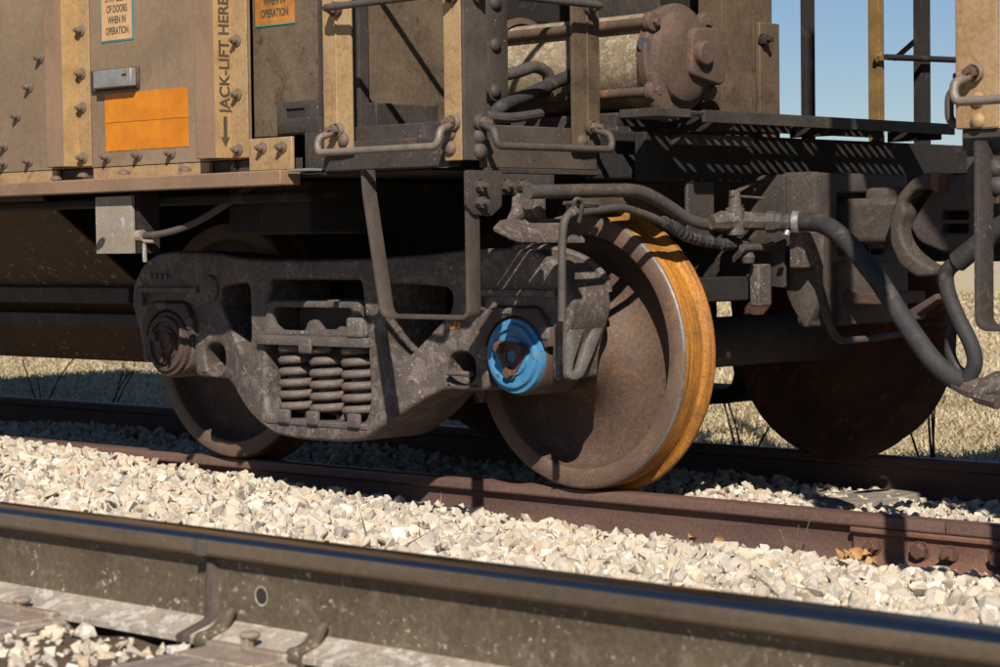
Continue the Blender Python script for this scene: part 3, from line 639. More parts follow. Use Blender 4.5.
# bolster end
bo = MB(); bo.box((UC-.22,-.40,.43),(UC+.22,CY*2+.40,.47)); bo.box((UC-.20,-.10,.47),(UC+.20,CY*2+.10,.70)); bol = bo.build('bolster', 'under_dark', bog, bevel=.01)
plate('bolster_ledge', 'cast_splash', bol, [fil(rect(UC-.292,-.445,UC+.285,-.20), .015)], 'z', .472, .506, .006)
plate('bolster_window', 'cast_splash', bol, [fil([(UC-.262,.504),(UC+.24,.504),(UC+.24,.628),(UC-.23,.628),(UC-.245,.58)], .02),
      fil([(UC-.21,.55),(UC-.17,.525),(UC-.04,.525),(UC-.02,.56),(UC+.01,.565),(UC+.05,.53),(UC+.12,.532),(UC+.14,.545),(UC+.18,.53),(UC+.20,.545),(UC+.20,.605),(UC-.205,.605)], .012)], 'y', -.432, -.405, .006)
b = MB(); b.box((UC-.21,-.30,.51),(UC+.21,-.28,.625)); b.build('bolster_core', 'frame_rail', bol)
b = MB(); b.box((UC+.19,-.452,.505),(UC+.268,-.41,.575)); b.build('stop_block', 'cast_speck', bol, bevel=.012, seg=3)
b = MB(); b.box((UC-.055,-.452,.445),(UC+.01,-.435,.50)); b.build('retainer_tab', 'cast_splash', bol, bevel=.008)
b = MB(); b.box((UC-.235,-.405,.615),(UC+.235,-.20,.632)); b.build('window_top', 'cast_splash', bol, bevel=.006)
# coil springs
def spring_mesh(R_, rw, turns, h):
    N = int(turns*24); b = MB(); ph = -.87
    b.tube([(R_*math.cos(p), R_*math.sin(p), h*(p-.6*math.sin(p-ph))/(2*PI*turns)) for p in (2*PI*turns*i/N for i in range(N+1))], rw, 10)
    me = bpy.data.meshes.new('coil_spring'); me.from_pydata([tuple(x) for x in b.v], [], b.f); me.materials.append(MATS['spring_steel']); finish_mesh(me, 60); return me
sme = spring_mesh(.0605, .0150, 6.1, .25); sin_ = spring_mesh(.032, .010, 7, .245)
for r_ in range(3):
    for k, u in enumerate((-.158,-.0,.160)):
        o = bpy.data.objects.new('coil_spring', sme); link(o, bog, (UC+u+.004*k, -.352+.155*r_, .222)); o.rotation_euler.z = random.uniform(-.15,.15)
        if r_ == 0:
            c = bpy.data.objects.new('inner_coil', sin_); link(c, o, WO[o.name]); 
b = MB(); b.box((UC+.235,-.33,.25),(UC+.255,-.20,.46)); b.build('friction_wedge', 'rust_brown', bog, bevel=.01)
b = MB(); b.box((UC-.30,-.02,.20),(UC+.30,.0,.62)); b.build('shield_plate', 'under_dark', bog)
# keeper bolt under the inner legs
for ax, s in ((AXL,1),(AXR,-1)): bolt(bog, (ax+s*.255,-.25,.335), (0,0,-1), 'stud', 'rust_bolt', 1.1, 'keeper_bolt')
# brake beams with shoes between the wheels
for s, ax in ((1,AXL),(-1,AXR)):
    bx = ax+s*.56; b = MB(); b.tube([(bx,-.0,.42),(bx,CY*2,.42)], .035, 10); b.beam((bx,.1,.42),(bx+s*.17,CY,.42),.04,.05); b.beam((bx,1.4,.42),(bx+s*.17,CY,.42),.04,.05)
    bb = b.build('brake_beam', 'under_dark', bog)
    for yy in (.005, CY*2-.005):
        lp = []
        for r_, sg in ((.465,1),(.52,-1)):
            arc_ = [(ax+s*r_*math.cos(a_*.01), WR-.03+r_*math.sin(a_*.01)) for a_ in range(-32,33,8)]; lp += arc_ if sg == 1 else arc_[::-1]
        plate('brake_shoe', 'rust_brown', bb, [lp], 'y', yy-.04, yy+.04, .004)

# ================================================================== THE HOPPER WAGON
car = thing('hopper_wagon', 'weathered tan hopper wagon with ladders, brake cylinder and end platform', 'wagon', (-4, CY, 0))
def bx(name, mat, parent, a, b, bevel=.003, seg=2): return MB().box(a, b).build(name, mat, parent, bevel, seg)
ZT = 3.3; XE = .275                                     # top of what is built; end plane of the ladder corner
sheet_ = bx('side_sheet', 'sheet_tan', car, (-7,-.80,1.108), (-.772,-.788,ZT), 0)
for px, py in ((41,58),(30,87),(18,116),(5,146),(5,163),(30,161),(108,157),(139,155),(172,153)):
    bolt(sheet_, at(px,py,'y',-.80), (0,-1,0), 'nut', 'bolt_grey', .95)
# hat-section ribs
def rib(x0, x1, xf, xf1):
    pr = [(x0-.05,-.806),(x0-.012,-.806),(x0,-.87),(x1,-.87),(xf,-.807),(xf1,-.807),(xf1,-.80),(xf-.008,-.80),(x1-.006,-.862),(x0+.006,-.862),(x0-.006,-.80),(x0-.05,-.80)]
    n = len(pr); b = MB(); b.add([(x,y,z) for z in (1.112,ZT) for x,y in pr], [(i,(i+1)%n,n+(i+1)%n,n+i) for i in range(n)] + [tuple(range(n)), tuple(range(n,2*n))])
    b.m = [1,1,1,2,0,0,0,2,0,1,1,1,0,0]; return b.build('rib', ['ochre','ochre_brown','ochre_side'], car, .003)  # faces coloured apart, the sunward side's extra brightness put in the colour
rb1 = rib(-1.809,-1.702,-1.690,-1.628); rb2 = rib(-.962,-.860,-.850,-.769); rib(-2.75,-2.64,-2.63,-2.57)
for z in (1.595,1.442,1.321,1.143): bolt(rb1, (-1.668,-.807,z), (0,-1,0), 'nut', 'bolt_grey', .95)
for z in (1.498,1.321,1.139): bolt(rb2, (-.815,-.807,z), (0,-1,0), 'nut', 'bolt_grey', .95)
lt = lettering('lettering', ['JACK-LIFT HERE'], 'ink_brown', rb2, (-.8506,-.8145,1.262), (0,0,1), (-.158,-1,0), .054, width=.385, align='LEFT', thick=.001)
b = MB(); fx = lambda y: -.8494-.158*(-.807-y)
b.add([(fx(y),y,z) for y,z in ((-.825,1.25),(-.839,1.25),(-.839,1.182),(-.825,1.182),(-.849,1.182),(-.832,1.148),(-.815,1.182))], [(0,1,2,3),(4,5,6)]); b.build('arrow_mark', 'ink_brown', rb2)
# sill
for x0, x1 in ((-7,-1.85),(-1.63,-.985)):
    bx('sill_web', 'ochre', car, (x0,-.797,1.06), (x1,-.78,1.1055), .002)
bx('sill_back', 'frame_dark', car, (-7,-.775,1.055), (-.55,-.765,1.105), 0)
sf_ = bx('side_sill', 'ochre_brown', car, (-7,-.86,1.016), (-.552,-.772,1.064), .004)
for px, py in ((56,180),(83,177),(124,174),(185,171)): bolt(sf_, at(px,py,'z',1.063), (0,0,1), 'rivet', 'bolt_grey', 1.0)
cp_ = bx('corner_plate', 'ochre', car, (-.757,-.815,1.066), (-.545,-.802,1.172), .003)
for px, py in ((263,148),(283,147)): bolt(cp_, at(px,py,'y',-.815), (0,-1,0), 'nut', 'bolt_grey', .95)
bx('foot_plate', 'grey_metal', car, (-.54,-.84,1.058), (-.44,-.78,1.066), .001)
# decals
st = bx('warning_sticker', 'teal', car, (-1.561,-.8022,1.543), (-1.377,-.8002,1.86), 0)
bx('sticker_face', 'sticker_tan', st, (-1.555,-.8032,1.549), (-1.383,-.8020,1.854), 0)
lettering('lettering', ['STAY CLEAR','OF DOORS','WHEN IN','OPERATION'], 'ink', st, (-1.466,-.8034,1.683), (1,0,0), (0,0,1), .036, 1.06, width=.132)
for z0, z1, lab in ((1.161,1.259,0),(1.261,1.362,1)): bx('reflective_strip', 'orange_film', car, (-1.547,-.8022,z0), (-1.085,-.8002,z1), 0)
hd = bx('latch_bracket', 'frame_dark', car, (-1.615,-.812,1.372), (-1.345,-.80,1.448), .003)
bx('latch_cover', 'grey_metal', hd, (-1.560,-.842,1.380), (-1.345,-.815,1.442), .004); bx('latch_slot', 'bolt_black', hd, (-1.395,-.8425,1.415), (-1.368,-.838,1.424), 0)
# recessed end panel
rp = bx('end_panel', 'panel_brown', car, (-.845,-.72,1.182), (-.495,-.712,ZT), .002)
bx('panel_edge', 'frame_dark', rp, (-.50,-.735,1.06), (-.49,-.71,ZT), .001)
st2 = bx('warning_sticker', 'sticker_orange', car, (-.822,-.7222,1.548), (-.626,-.7202,1.86), 0); tag(st2, 'stained orange warning sticker with a torn edge')
lettering('lettering', ['STAY CLEAR','OF DOORS','WHEN IN','OPERATION'], 'ink', st2, (-.724,-.7228,1.697), (1,0,0), (0,0,1), .036, 1.12, width=.14)
bx('sticker_border', 'teal', st2, (-.822,-.7232,1.546), (-.626,-.7222,1.5505), 0)
lp_ = plate('pocket_plate', 'frame_dark', car, [rect(-.712,1.188,-.508,1.292), fil(rect(-.668,1.238,-.578,1.268),.006)], 'y', -.73, -.722, .002)
bx('pocket_back', 'bolt_black', lp_, (-.68,-.7215,1.23), (-.57,-.7205,1.275), 0)
bx('lower_panel', 'frame_dark', car, (-.565,-.742,1.062), (-.345,-.728,1.187), .003)
# ladder at the corner
def stile_y(x0, x1, z0, mat):
    xm = (x0+x1)/2; b = MB(); pr = [(x0,-.786),(x0,-.862),(xm-.004,-.862),(xm,-.868),(xm+.004,-.862),(x1,-.858),(x1,-.848),(xm,-.85),(x0+.012,-.85),(x0+.012,-.786)]
    n = len(pr); b.add([(x,y,z) for z in (z0,ZT) for x,y in pr], [(i,(i+1)%n,n+(i+1)%n,n+i) for i in range(n)]+[tuple(range(n)), tuple(range(n,2*n))]); return b.build('ladder_stile', mat, car, .002)
sl1 = stile_y(-.339,-.215,1.10,'ochre')
cpost = MB(); cpost.box((.19,-.862,1.066),(.262,-.848,ZT),0); cpost.box((.262,-.862,1.066),(XE,-.765,ZT),1); cpost = cpost.build('corner_post', ['ochre','frame_rail'], car, .003)
def stile_x(y0, y1, z0, mat, x=XE, top=ZT, name='ladder_stile'):
    ym = (y0+y1)/2; b = MB(); pr = [(x-.014,y0),(x,y0),(x,ym-.004),(x+.006,ym),(x,ym+.004),(x-.004,y1),(x-.09,y1),(x-.09,y1-.012),(x-.014,y1-.012)]
    n = len(pr); b.add([(a,y,z) for z in (z0,top) for a,y in pr], [(i,(i+1)%n,n+(i+1)%n,n+i) for i in range(n)]+[tuple(range(n)), tuple(range(n,2*n))]); return b.build(name, mat, car, .002)
sl2 = stile_x(-.373,-.243,1.105,'post_brown')
br1 = MB(); br1.box((-.362,-.80,1.052),(.188,-.788,1.19)); br1 = br1.build('bottom_rail', 'frame_dark', car, .004)
bx('rail_flange', 'frame_dark', br1, (-.362,-.846,1.052), (.188,-.80,1.142), .004)
er = MB(); er.box((.235,-.762,1.046),(.25,-.235,1.176)); er = er.build('end_rail', 'frame_rail', car, .004)
b = MB(); b.box((.250,-.762,1.030),(.268,-.235,1.046)); b.build('rail_lip', 'frame_dark', er, .002)
for px, py in ((450.7,132.8),(450.7,148)): bolt(cpost, at(px,py,'y',-.862), (0,-1,0), 'rivet', 'bolt_grey', 1.1)
for px, py in ((479.7,136),(479.7,151)): bolt(cpost, at(px,py,'x',XE), (1,0,0), 'rivet', 'frame_rail', 1.2)
bolt(sl1, at(344,140,'y',-.86), (0,-1,0), 'rivet', 'bolt_grey', 1.1); bolt(sl2, at(582,142,'x',XE), (1,0,0), 'rivet', 'post_brown', 1.1)
def grab(parent_car, p0, p1, out, drop, mat='pipe_brown', lugs=True, r=.0115, bm='bolt_grey'):
    """rod standing off by out between the two bolted lugs p0, p1"""
    p0 = V(p0); p1 = V(p1); o_ = V(out); a = (p1-p0).normalized(); dz = V((0,0,-drop))
    path = bend([p0+o_*.12, p0+o_*.2+V((0,0,-.005)), p0+o_*.9-a*.012+dz*.35, p0+o_*.98-a*.012+dz*.75, p0+o_+dz+a*.02*0, p1+o_+dz, p1+o_*.98+a*.012+dz*.75, p1+o_*.9+a*.012+dz*.35, p1+o_*.2+V((0,0,-.005)), p1+o_*.12] if drop else [p0+o_*.1, p0+o_, p1+o_, p1+o_*.1], .03, 5)
    b = MB(); b.tube(path, r, 12); g_ = b.build('grab_iron', mat, parent_car)
    for p in (p0, p1):
        l_ = MB(); l_.tube([p, p+o_.normalized()*.016], .024, 14); l_.build('lug', mat, g_, .002)
        bolt(g_, p+o_.normalized()*.016, o_, 'stud', bm, .95)
    return g_
GL, GR = (-.268,-.862,1.178), (.236,-.862,1.178)
grab(car, GL, GR, (0,-.085,0), .072, 'grab_worn')
EL, ER = (XE,-.805,1.178), (XE,-.302,1.178)
grab(car, EL, ER, (.085,0,0), .072)
for z in (1.552,1.935,2.32): 
    grab(car, (GL[0],GL[1],z), (GR[0],GR[1],z), (0,-.062,0), 0); grab(car, (EL[0],EL[1],z), (ER[0],ER[1],z), (.062,0,0), 0)
# stirrup step
def ribbon(pts, t):
    P = bend([V((a,b,0)) for a,b in pts], .03, 5); L_, R_ = [], []
    for i, p in enumerate(P):
        d = (P[min(i+1,len(P)-1)]-P[max(i-1,0)]).normalized(); n = V((-d.y,d.x,0)); L_.append(tuple((p+n*t/2)[:2])); R_.append(tuple((p-n*t/2)[:2]))
    return L_+R_[::-1]
plate('stirrup_step', 'frame_rail', car, [ribbon([(-.14,1.05),(-.135,.98),(-.062,.602),(.302,.602),(.302,1.03)], .013)], 'y', -.89, -.838, .002)
hp = plate('hanger_plate', 'frame_dark', car, [fil([(-.905,.93),(-.88,.905),(-.80,.90),(-.755,.93),(-.755,1.035),(-.905,1.035)], .01)], 'x', .308, .322, .003)
for px, py in ((479,186),(479,202.5)): bolt(hp, at(px,py,'x',.322), (1,0,0), 'stud', 'frame_rail', 1.)
hp2 = plate('sill_plate', 'frame_dark', car, [rect(-.77,.965,-.50,1.03)], 'x', .29, .302, .002)
for px, py in ((505,186),(521,186)): bolt(hp2, at(px,py,'x',.302), (1,0,0), 'stud', 'frame_rail', 1.)
# uncoupling lever and its bracket
lb = plate('lever_bracket', 'cast_steel', car, [fil([(-.74,.875),(-.56,.875),(-.565,.965),(-.60,.972),(-.70,.968),(-.705,.92)], .012)], 'x', .31, .325, .004)
b = MB(); P0 = [(-.80,.868),(-.77,.89),(-.70,.897),(-.55,.895),(-.47,.893)]; P1 = [(-.81,.845),(-.77,.834),(-.70,.832),(-.55,.829),(-.47,.829)]
vs = [(.325,y,z) for y,z in P0]+[(.40,y,z) for y,z in P1]+[(.40,y,z-.014) for y,z in P1]+[(.325,y,z-.014) for y,z in P0]; n = 5
b.add(vs, [(k*n+i, k*n+i+1, ((k+1)%4)*n+i+1, ((k+1)%4)*n+i) for k in range(4) for i in range(n-1)]+[(0,5,10,15),(4,9,14,19)]); b.build('bracket_lip', 'cast_steel', lb, .004)
for px, py in ((518,213),(537,213)): bolt(lb, at(px,py,'x',.325), (1,0,0), 'rivet', 'cast_steel', 1.2)
XL = .425
lv = MB(); lv.tube(bend([at(562,321,'x',XL), at(562,240,'x',XL), at(565,214,'x',XL), at(590,211,'x',XL), at(622,207,'x',XL), at(650,216,'x',XL), at(690,236,'x',XL), at(720,243,'x',XL), at(748,243,'x',XL)], .04), .0125, 12)
lv = lv.build('uncoupling_lever', 'pipe_brown', car)
b = MB(); p_ = [at(a,c,'x',XL) for a,c in ((662,221),(675,228),(690,237),(705,241),(722,244),(738,244))]; pp = crv(p_, 9)
b.tube([q+V((random.uniform(-.002,.002),0,random.uniform(-.002,.002))) for q in pp], [.017+random.uniform(0,.006) for _ in pp], 10); b.build('rope_wrap', 'hose_rubber', lv, angle=20)
b = MB(); b.tube(bend([at(569,222,'x',XL-.01), at(575,198,'x',XL+.02), at(583,200,'x',XL+.025), at(579,222,'x',XL)], .015), .0065, 8); b.tube([at(564,203,'x',XL+.01), at(598,204,'x',XL+.01)], .006, 8); b.build('hook_link', 'pipe_brown', lv)
b = MB(); b.tube([at(572,206,'x',XL-.1), at(572,210,'x',XL+.01)], .018, 8); b.build('lever_pivot', 'cast_steel', lb)
# end sill, tarred block, draft gear sill
es = bx('end_sill', 'under_dark', car, (.34,-.16,1.012), (.385,2.32,1.165), .004)
tb = bx('tarred_block', 'black_tar', car, (.19,-.235,1.018), (.232,.02,1.178), .012, 3)
for z in (1.05,1.095,1.14): bolt(tb, (.225,.022,z), (.3,1,0), 'hex', 'black_tar', 1.3)
bx('sill_flange', 'frame_dark', car, (.30,-.03,1.125), (.44,.335,1.16), .003)
cs = bx('center_sill', 'frame_dark', car, (-7,.575,.70), (.50,.93,1.045), .006)
bx('bolster_beam', 'under_dark', car, (-1.1,-.62,.86), (-.68,2.1,1.04), .01)
bx('floor_shade_plate', 'under_dark', car, (-7,-.765,1.045), (.04,2.26,1.054), 0)  # added floor sheet that blocks light to keep the underside dark
plate('bolster_web', 'post_brown', car, [[(-.34,.93),(-.34,1.005),(.10,1.005),(.165,.955),(.13,.905),(.03,.90),(-.06,.93)]], 'x', .262, .276, .003)
bx('gusset_bracket', 'frame_dark', car, (.395,.02,.82), (.41,.16,1.01), .004)
sw = plate('draft_web', 'frame_dark', car, [fil([(.0,.70),(.50,.66),(.50,1.035),(.0,1.035)], .01)], 'y', .42, .435, .003)
# striker casting and coupler
stk = plate('striker', 'coupler_steel', car, [fil([(.455,.53),(1.05,.53),(1.05,1.04),(.455,1.04)], .03), fil([(.615,.765),(.90,.765),(.90,.975),(.615,.975)], .02)], 'x', .52, .575, .008, 3)
plate('striker_flange', 'coupler_steel', stk, [fil([(.45,1.042),(.60,1.042),(.60,.60),(.56,.52),(.50,.60),(.45,.72)], .02)], 'y', .452, .50, .006)
plate('striker_base', 'coupler_steel', stk, [fil([(.555,.74),(.565,.53),(.60,.53),(.60,.74)], .008)], 'y', .60, .92, .006)
cpl = MB(); cpl.box((.45,.68,.80),(.80,.83,.955)); cpl = cpl.build('coupler_shank', 'coupler_steel', car, .025, 3)
z6 = lambda a, c: (790+a/2.668, 150+c/2.668)
Cc = [z6(a,c) for a,c in ((398,64),(375,60),(335,74),(295,118),(272,180),(273,250),(298,308),(345,340),(388,336),(392,314),(360,302),(330,278),(308,242),(302,202),(316,168),(310,142),(340,108),(380,104),(396,112))]
k_ = plate('coupler_guard', 'coupler_steel', cpl, [fil([(at(a,c,'y',.62).x, at(a,c,'y',.62).z) for a,c in Cc], .02)], 'y', .60, .70, .012, 3)
plate('guard_tip', 'rail_orange', k_, [[(at(*z6(a,c),'y',.60).x, at(*z6(a,c),'y',.60).z) for a,c in ((374,60),(400,62),(398,114),(378,106))]], 'y', .592, .69, .006)
bx('carrier_iron', 'rust_brown', car, (.56,.62,.60), (.75,.88,.64), .006); bx('coupler_head', 'coupler_steel', cpl, (.62,.705,.785), (.76,.86,.99), .02, 3)
plate('carrier_strap', 'rust_brown', car, [fil([(at(*z6(a,c),'y',.62).x, at(*z6(a,c),'y',.62).z) for a,c in ((295,445),(398,382),(402,398),(345,438),(345,452),(300,462))], .006)], 'y', .60, .66, .003)
b = MB(); b.tube(bend([at(817,262,'x',.60), at(819,300,'x',.60), at(836,341,'x',.60), at(868,339,'x',.60), at(900,334,'x',.60)], .05), .0125, 10); b.build('bent_rod', 'pipe_brown', car)
bx('rod_block', 'cast_steel', car, tuple(at(800,262,'x',.58)-V((.03,.02,.02))), tuple(at(812,232,'x',.58)+V((.03,.03,0))), .006)
bx('slack_box', 'under_dark', car, (.30,.05,.62), (.42,.33,.70), .006); bx('slack_lug', 'cast_steel', car, (.42,.33,.60), (.46,.40,.74), .006)
# crossover board: pierced steel
def ovals(x0, y0, nx, ny):
    L_ = []
    for i in range(nx):
        for j in range(ny):
            cx = x0+i*.062; cy = y0+j*.05+(.025 if i % 2 else 0); a = .5
            L_.append([(cx+.026*math.cos(t*PI/6)*math.cos(a)-.014*math.sin(t*PI/6)*math.sin(a), cy+.026*math.cos(t*PI/6)*math.sin(a)+.014*math.sin(t*PI/6)*math.cos(a)) for t in range(12)])
    return L_
cb = plate('crossover_board', 'frame_dark', car, [rect(.30,-.20,.606,1.30)] + ovals(.34,-.16,5,28), 'z', 1.212, 1.218, .001, 0)
bx('board_edge', 'frame_dark', cb, (.600,-.15,1.184), (.612,1.30,1.222), .002); bx('board_edge', 'frame_dark', cb, (.46,-.375,1.196), (.604,-.205,1.222), .002)
bx('board_angle', 'under_dark', cb, (.30,-.20,1.185), (.312,1.30,1.211), .002)
for px in (759,798,826,868): bolt(cb, at(px,126+(px-690)*.08,'z',1.186) if False else V((.57, at(px,130,'x',.57).y, 1.211)), (0,0,-1), 'stud', 'bolt_black', 1.)
for y in (.0,.62,1.22): bx('board_bracket', 'under_dark', cb, (.38,y,1.165), (.60,y+.012,1.211), .002)
# posts at the end of the wagon
pm = MB(); pm.box((.20,.352,1.06),(.30,.372,ZT)); pm.box((.288,.372,1.06),(.30,.52,ZT)); pm = pm.build('end_post', 'post_brown', car, .003)
pm2 = MB(); pm2.box((.26,.535,1.06),(.285,.655,ZT)); pm2 = pm2.build('post_plate', 'post_brown', car, .003)
bkt = bx('post_bracket', 'post_brown', pm2, (.286,.555,1.13), (.306,.67,1.56), .004); bolt(bkt, at(762,40,'x',.306), (1,0,0), 'stud', 'bolt_black', 1.1)
b = MB(); b.lathe([(1.22,0),(1.225,.04),(1.25,.06),(1.30,.068),(ZT,.068)], (.20,.655,0), 'z', 28); b.build('upright_tank', 'axle_dark', car)
bx('end_stile', 'under_dark', car, (.275,.835,1.10), (.30,.89,ZT), .003); s3 = bx('end_stile', 'ochre_dark', car, (.252,1.292,1.10), (.30,1.328,ZT), .003); bx('end_stile', 'under_dark', car, (.265,1.575,1.10), (.30,1.642,ZT), .003)
b = MB(); b.tube([(.33,1.29,1.478),(.33,2.02,1.50)], .0115, 10); b.build('end_rung', 'under_dark', car); bolt(s3, at(878,57,'x',.30), (1,0,0), 'hex', 'ochre_dark', 1.)
b = MB(); b.tube([(.26,1.60,1.56),(-.10,2.02,1.54)], .011, 10); b.build('end_rung', 'under_dark', car)
# bulkhead, dark sheets in place of shade, unseen shading slope and body
bx('bulkhead', 'panel_brown', car, (-.36,-.71,1.054), (-.35,-.30,2.2), 0); bx('shade_backing', 'under_dark', car, (-.372,-.72,1.054), (-.362,1.02,2.3), 0)  # second sheet is dark in place of the shaded opening behind the cylinder
bx('gap_shade_strip', 'frame_dark', car, (-.349,-.712,1.054), (-.33,-.672,2.2), .002); bx('ledge_box', 'frame_dark', car, (-.349,-.70,1.195), (-.27,-.42,1.27), .004)  # first piece is a dark strip standing in for the shaded gap
rs = plate('riveted_strap', 'frame_dark', car, [rect(at(486,60,'x',.05).y,1.18,at(507,60,'x',.05).y,2.6)], 'x', .045, .055, .002)
for py in (3,45,91): bolt(rs, at(495,py,'x',.055), (1,0,0), 'rivet', 'frame_dark', 1.1)
b = MB(); b.add([(-.36,-.55,1.95),(.22,-.55,2.75),(.22,2.1,2.75),(-.36,2.1,1.95),(-.36,-.55,1.96),(.22,-.55,2.76),(.22,2.1,2.76),(-.36,2.1,1.96)], [(0,1,2,3),(4,5,6,7),(0,1,5,4),(2,3,7,6),(1,2,6,5),(0,3,7,4)]); b.build('shade_slope', 'panel_brown', car)  # unseen overhead slope, added to keep the space behind the ladder dark
bx('far_side_sheet', 'sheet_tan', car, (-7,2.30,1.1), (-1.5,2.312,ZT), 0); bx('body_core', 'under_dark', car, (-7,-.70,1.06), (-1.55,2.28,ZT), 0); bx('end_wall', 'under_dark', car, (-.88,-.79,1.06), (-.86,.5,ZT), 0)
bx('post_back', 'under_dark', car, (-.02,.30,1.055), (0,.78,2.6), 0); bx('valve_panel', 'post_brown', car, (.10,.19,1.054), (.12,.42,1.50), .003); bx('grey_panel', 'frame_dark', car, (-.2,.28,1.45), (.09,.29,2.3), .002)
# brake cylinder
cy_, cz_ = .02, 1.405
bc = MB(); bc.lathe([(-.30,.152),(.36,.152)], (0,cy_,cz_), 'x', 48); bc = bc.build('brake_cylinder', 'cylinder_tan', car)
b = MB(); b.lathe([(-.345,0),(-.345,.12),(-.335,.155),(-.325,.178),(-.295,.182),(-.29,.16)], (0,cy_,cz_), 'x', 40); b.build('rear_head', 'cylinder_head', bc)
b = MB(); b.lathe([(.345,.152),(.348,.172),(.376,.174),(.382,.168),(.388,.150),(.41,.138),(.428,.108),(.434,.055),(.434,0)], (0,cy_,cz_), 'x', 48); hdd = b.build('front_head', 'cylinder_head', bc, angle=25)
b = MB(); b.lathe([(.43,.042),(.476,.040),(.482,.034),(.482,0)], (0,cy_+.02,cz_+.01), 'x', 20); b.build('head_plug', 'cylinder_head', hdd, .003)
lp = [(cy_+.19*math.cos(t)*(1 if t < 2.4 else .95), cz_+.19*math.sin(t)) for t in [-.5+i*.12 for i in range(12)]]
plate('head_wedge', 'cylinder_head', hdd, [fil([(cy_-.02,cz_+.09),(cy_+.13,cz_+.10),(cy_+.17,cz_+.02),(cy_+.14,cz_-.09),(cy_-.03,cz_-.06)], .03)], 'x', .41, .455, .01, 3)
for a_ in (.75, 2.5, -.6, -2.45):
    yy, zz = cy_+.176*math.cos(a_), cz_+.176*math.sin(a_)
    b = MB(); b.tube([(-.31,yy,zz),(.37,yy,zz)], .017, 12); b.build('tie_rod', 'cylinder_head', bc)
    b = MB(); b.tube([(.37,yy,zz),(.395,yy,zz),(.398,yy,zz)], [.034,.032,.02], 14); b.build('rod_boss', 'cylinder_head', hdd, .003); bolt(hdd, (.396,yy,zz), (1,0,0), 'hex', 'cylinder_head', .8)
plate('mount_foot', 'cylinder_head', hdd, [fil([(cy_-.16,cz_-.05),(cy_-.12,cz_-.06),(cy_-.06,cz_-.17),(cy_-.03,cz_-.20),(cy_-.09,cz_-.21),(cy_-.14,cz_-.16)], .012)], 'x', .37, .41, .006)
bx('cylinder_saddle', 'frame_dark', car, (-.25,-.10,1.054), (.22,.14,1.235), .006)
b = MB(); b.box((-.33,cy_-.24,cz_-.02),(-.29,cy_-.15,cz_+.06)); b.build('slack_adjuster', 'cylinder_head', bc, .008); bolt(bc, (-.30,cy_-.245,cz_+.0), (0,-1,0), 'hex', 'rust_bolt', 1.2)
# air pipes on and under the platform
b = MB(); b.tube(crv([(.12,-.62,1.16),at(500,108,'x',.10),at(530,94,'x',.08),at(570,76,'x',.05),at(610,60,'x',.10),at(640,49,'x',.24),(.375,-.15,1.44)], 8), .022, 12); b.build('air_pipe', 'hose_rubber', car)
b = MB(); b.tube(crv([at(500,76,'x',.0),at(518,72,'x',.0),at(535,67,'x',.0),at(548,75,'x',.0),at(545,92,'x',.0),at(528,104,'x',.02),(.02,-.5,1.2)], 8), .02, 12); b.build('air_pipe', 'pipe_brown', car)
b = MB(); b.tube(crv([at(485,116,'x',.2),at(510,118,'x',.2),at(540,114,'x',.15)], 6), .016, 10); b.build('air_pipe', 'pipe_brown', car)
XP = .40
b = MB(); b.tube(bend([at(528,192,'x',XP), at(640,190,'x',XP), at(668,206,'x',XP), at(690,222,'x',XP), at(728,228,'x',XP)], .07), .0215, 14); b.build('brake_pipe', 'pipe_brown', car)
XV = .45; v0 = at(735,221,'x',XV)
ck = MB(); ck.lathe([(-.05,0),(-.05,.02),(-.045,.03),(.04,.032),(.045,.022),(.075,.02),(.075,0)], v0, 'z', 16); ck.tube([v0+V((-.02,-.10,-.005)), v0+V((-.01,-.06,0)), v0, v0+V((.01,.05,0)), v0+V((.04,.10,0))], [.024,.034,.03,.03,.026], 8); ck = ck.build('angle_cock', 'cast_steel', car, angle=25)
b = MB(); b.beam(v0+V((0,-.02,.082)), v0+V((.02,.13,.074)), .022, .008); b.beam(v0+V((0,-.005,.09)), v0+V((-.03,.13,.125)), .02, .008); b.build('cock_handle', 'cast_steel', ck, .002)
b = MB(); b.lathe([(.07,.018),(.10,.018),(.10,0)], v0, 'z', 8); b.build('cock_stem', 'cast_steel', ck)
h0 = at(752,222,'x',.47); h1 = at(800,222,'y',.34)
b = MB(); b.tube([h0, h0.lerp(h1,.3), h0.lerp(h1,.32), h0.lerp(h1,.5), h0.lerp(h1,.52), h0.lerp(h1,.8)], [.027,.027,.036,.036,.03,.03], 8); b.build('hose_nipple', 'pipe_brown', ck, angle=20)
hs = MB(); hp_ = [h0.lerp(h1,.62), h1, at(822,224,'y',.32), at(845,240,'y',.28), at(878,280,'y',.24), at(905,322,'y',.22), at(930,357,'y',.2), at(950,376,'y',.2), at(966,385,'y',.2)]
hs.tube(crv(hp_, 8), .031, 16); hs = hs.build('air_hose', 'hose_rubber', car)
b = MB(); d_ = (h1-h0).normalized(); q_ = h0.lerp(h1,.86); b.tube([q_, q_+d_*.022], .0365, 16); b.tube([q_+V((0,-.03,-.03)), q_+V((0,-.04,-.045))], .01, 8); b.build('hose_clamp', 'clamp', hs)
g0 = at(966,385,'y',.2); b = MB(); b.tube([g0+V((-.03,0,.012)), g0, g0+V((.05,0,-.012)), g0+V((.10,0,-.0)), g0+V((.16,0,.01))], [.034,.036,.04,.052,.045], 10, flat=.7); b.tube([g0+V((.05,-.02,-.03)), g0+V((.13,-.035,-.045))], .022, 8); b.build('glad_hand', 'cast_steel', hs, angle=25)
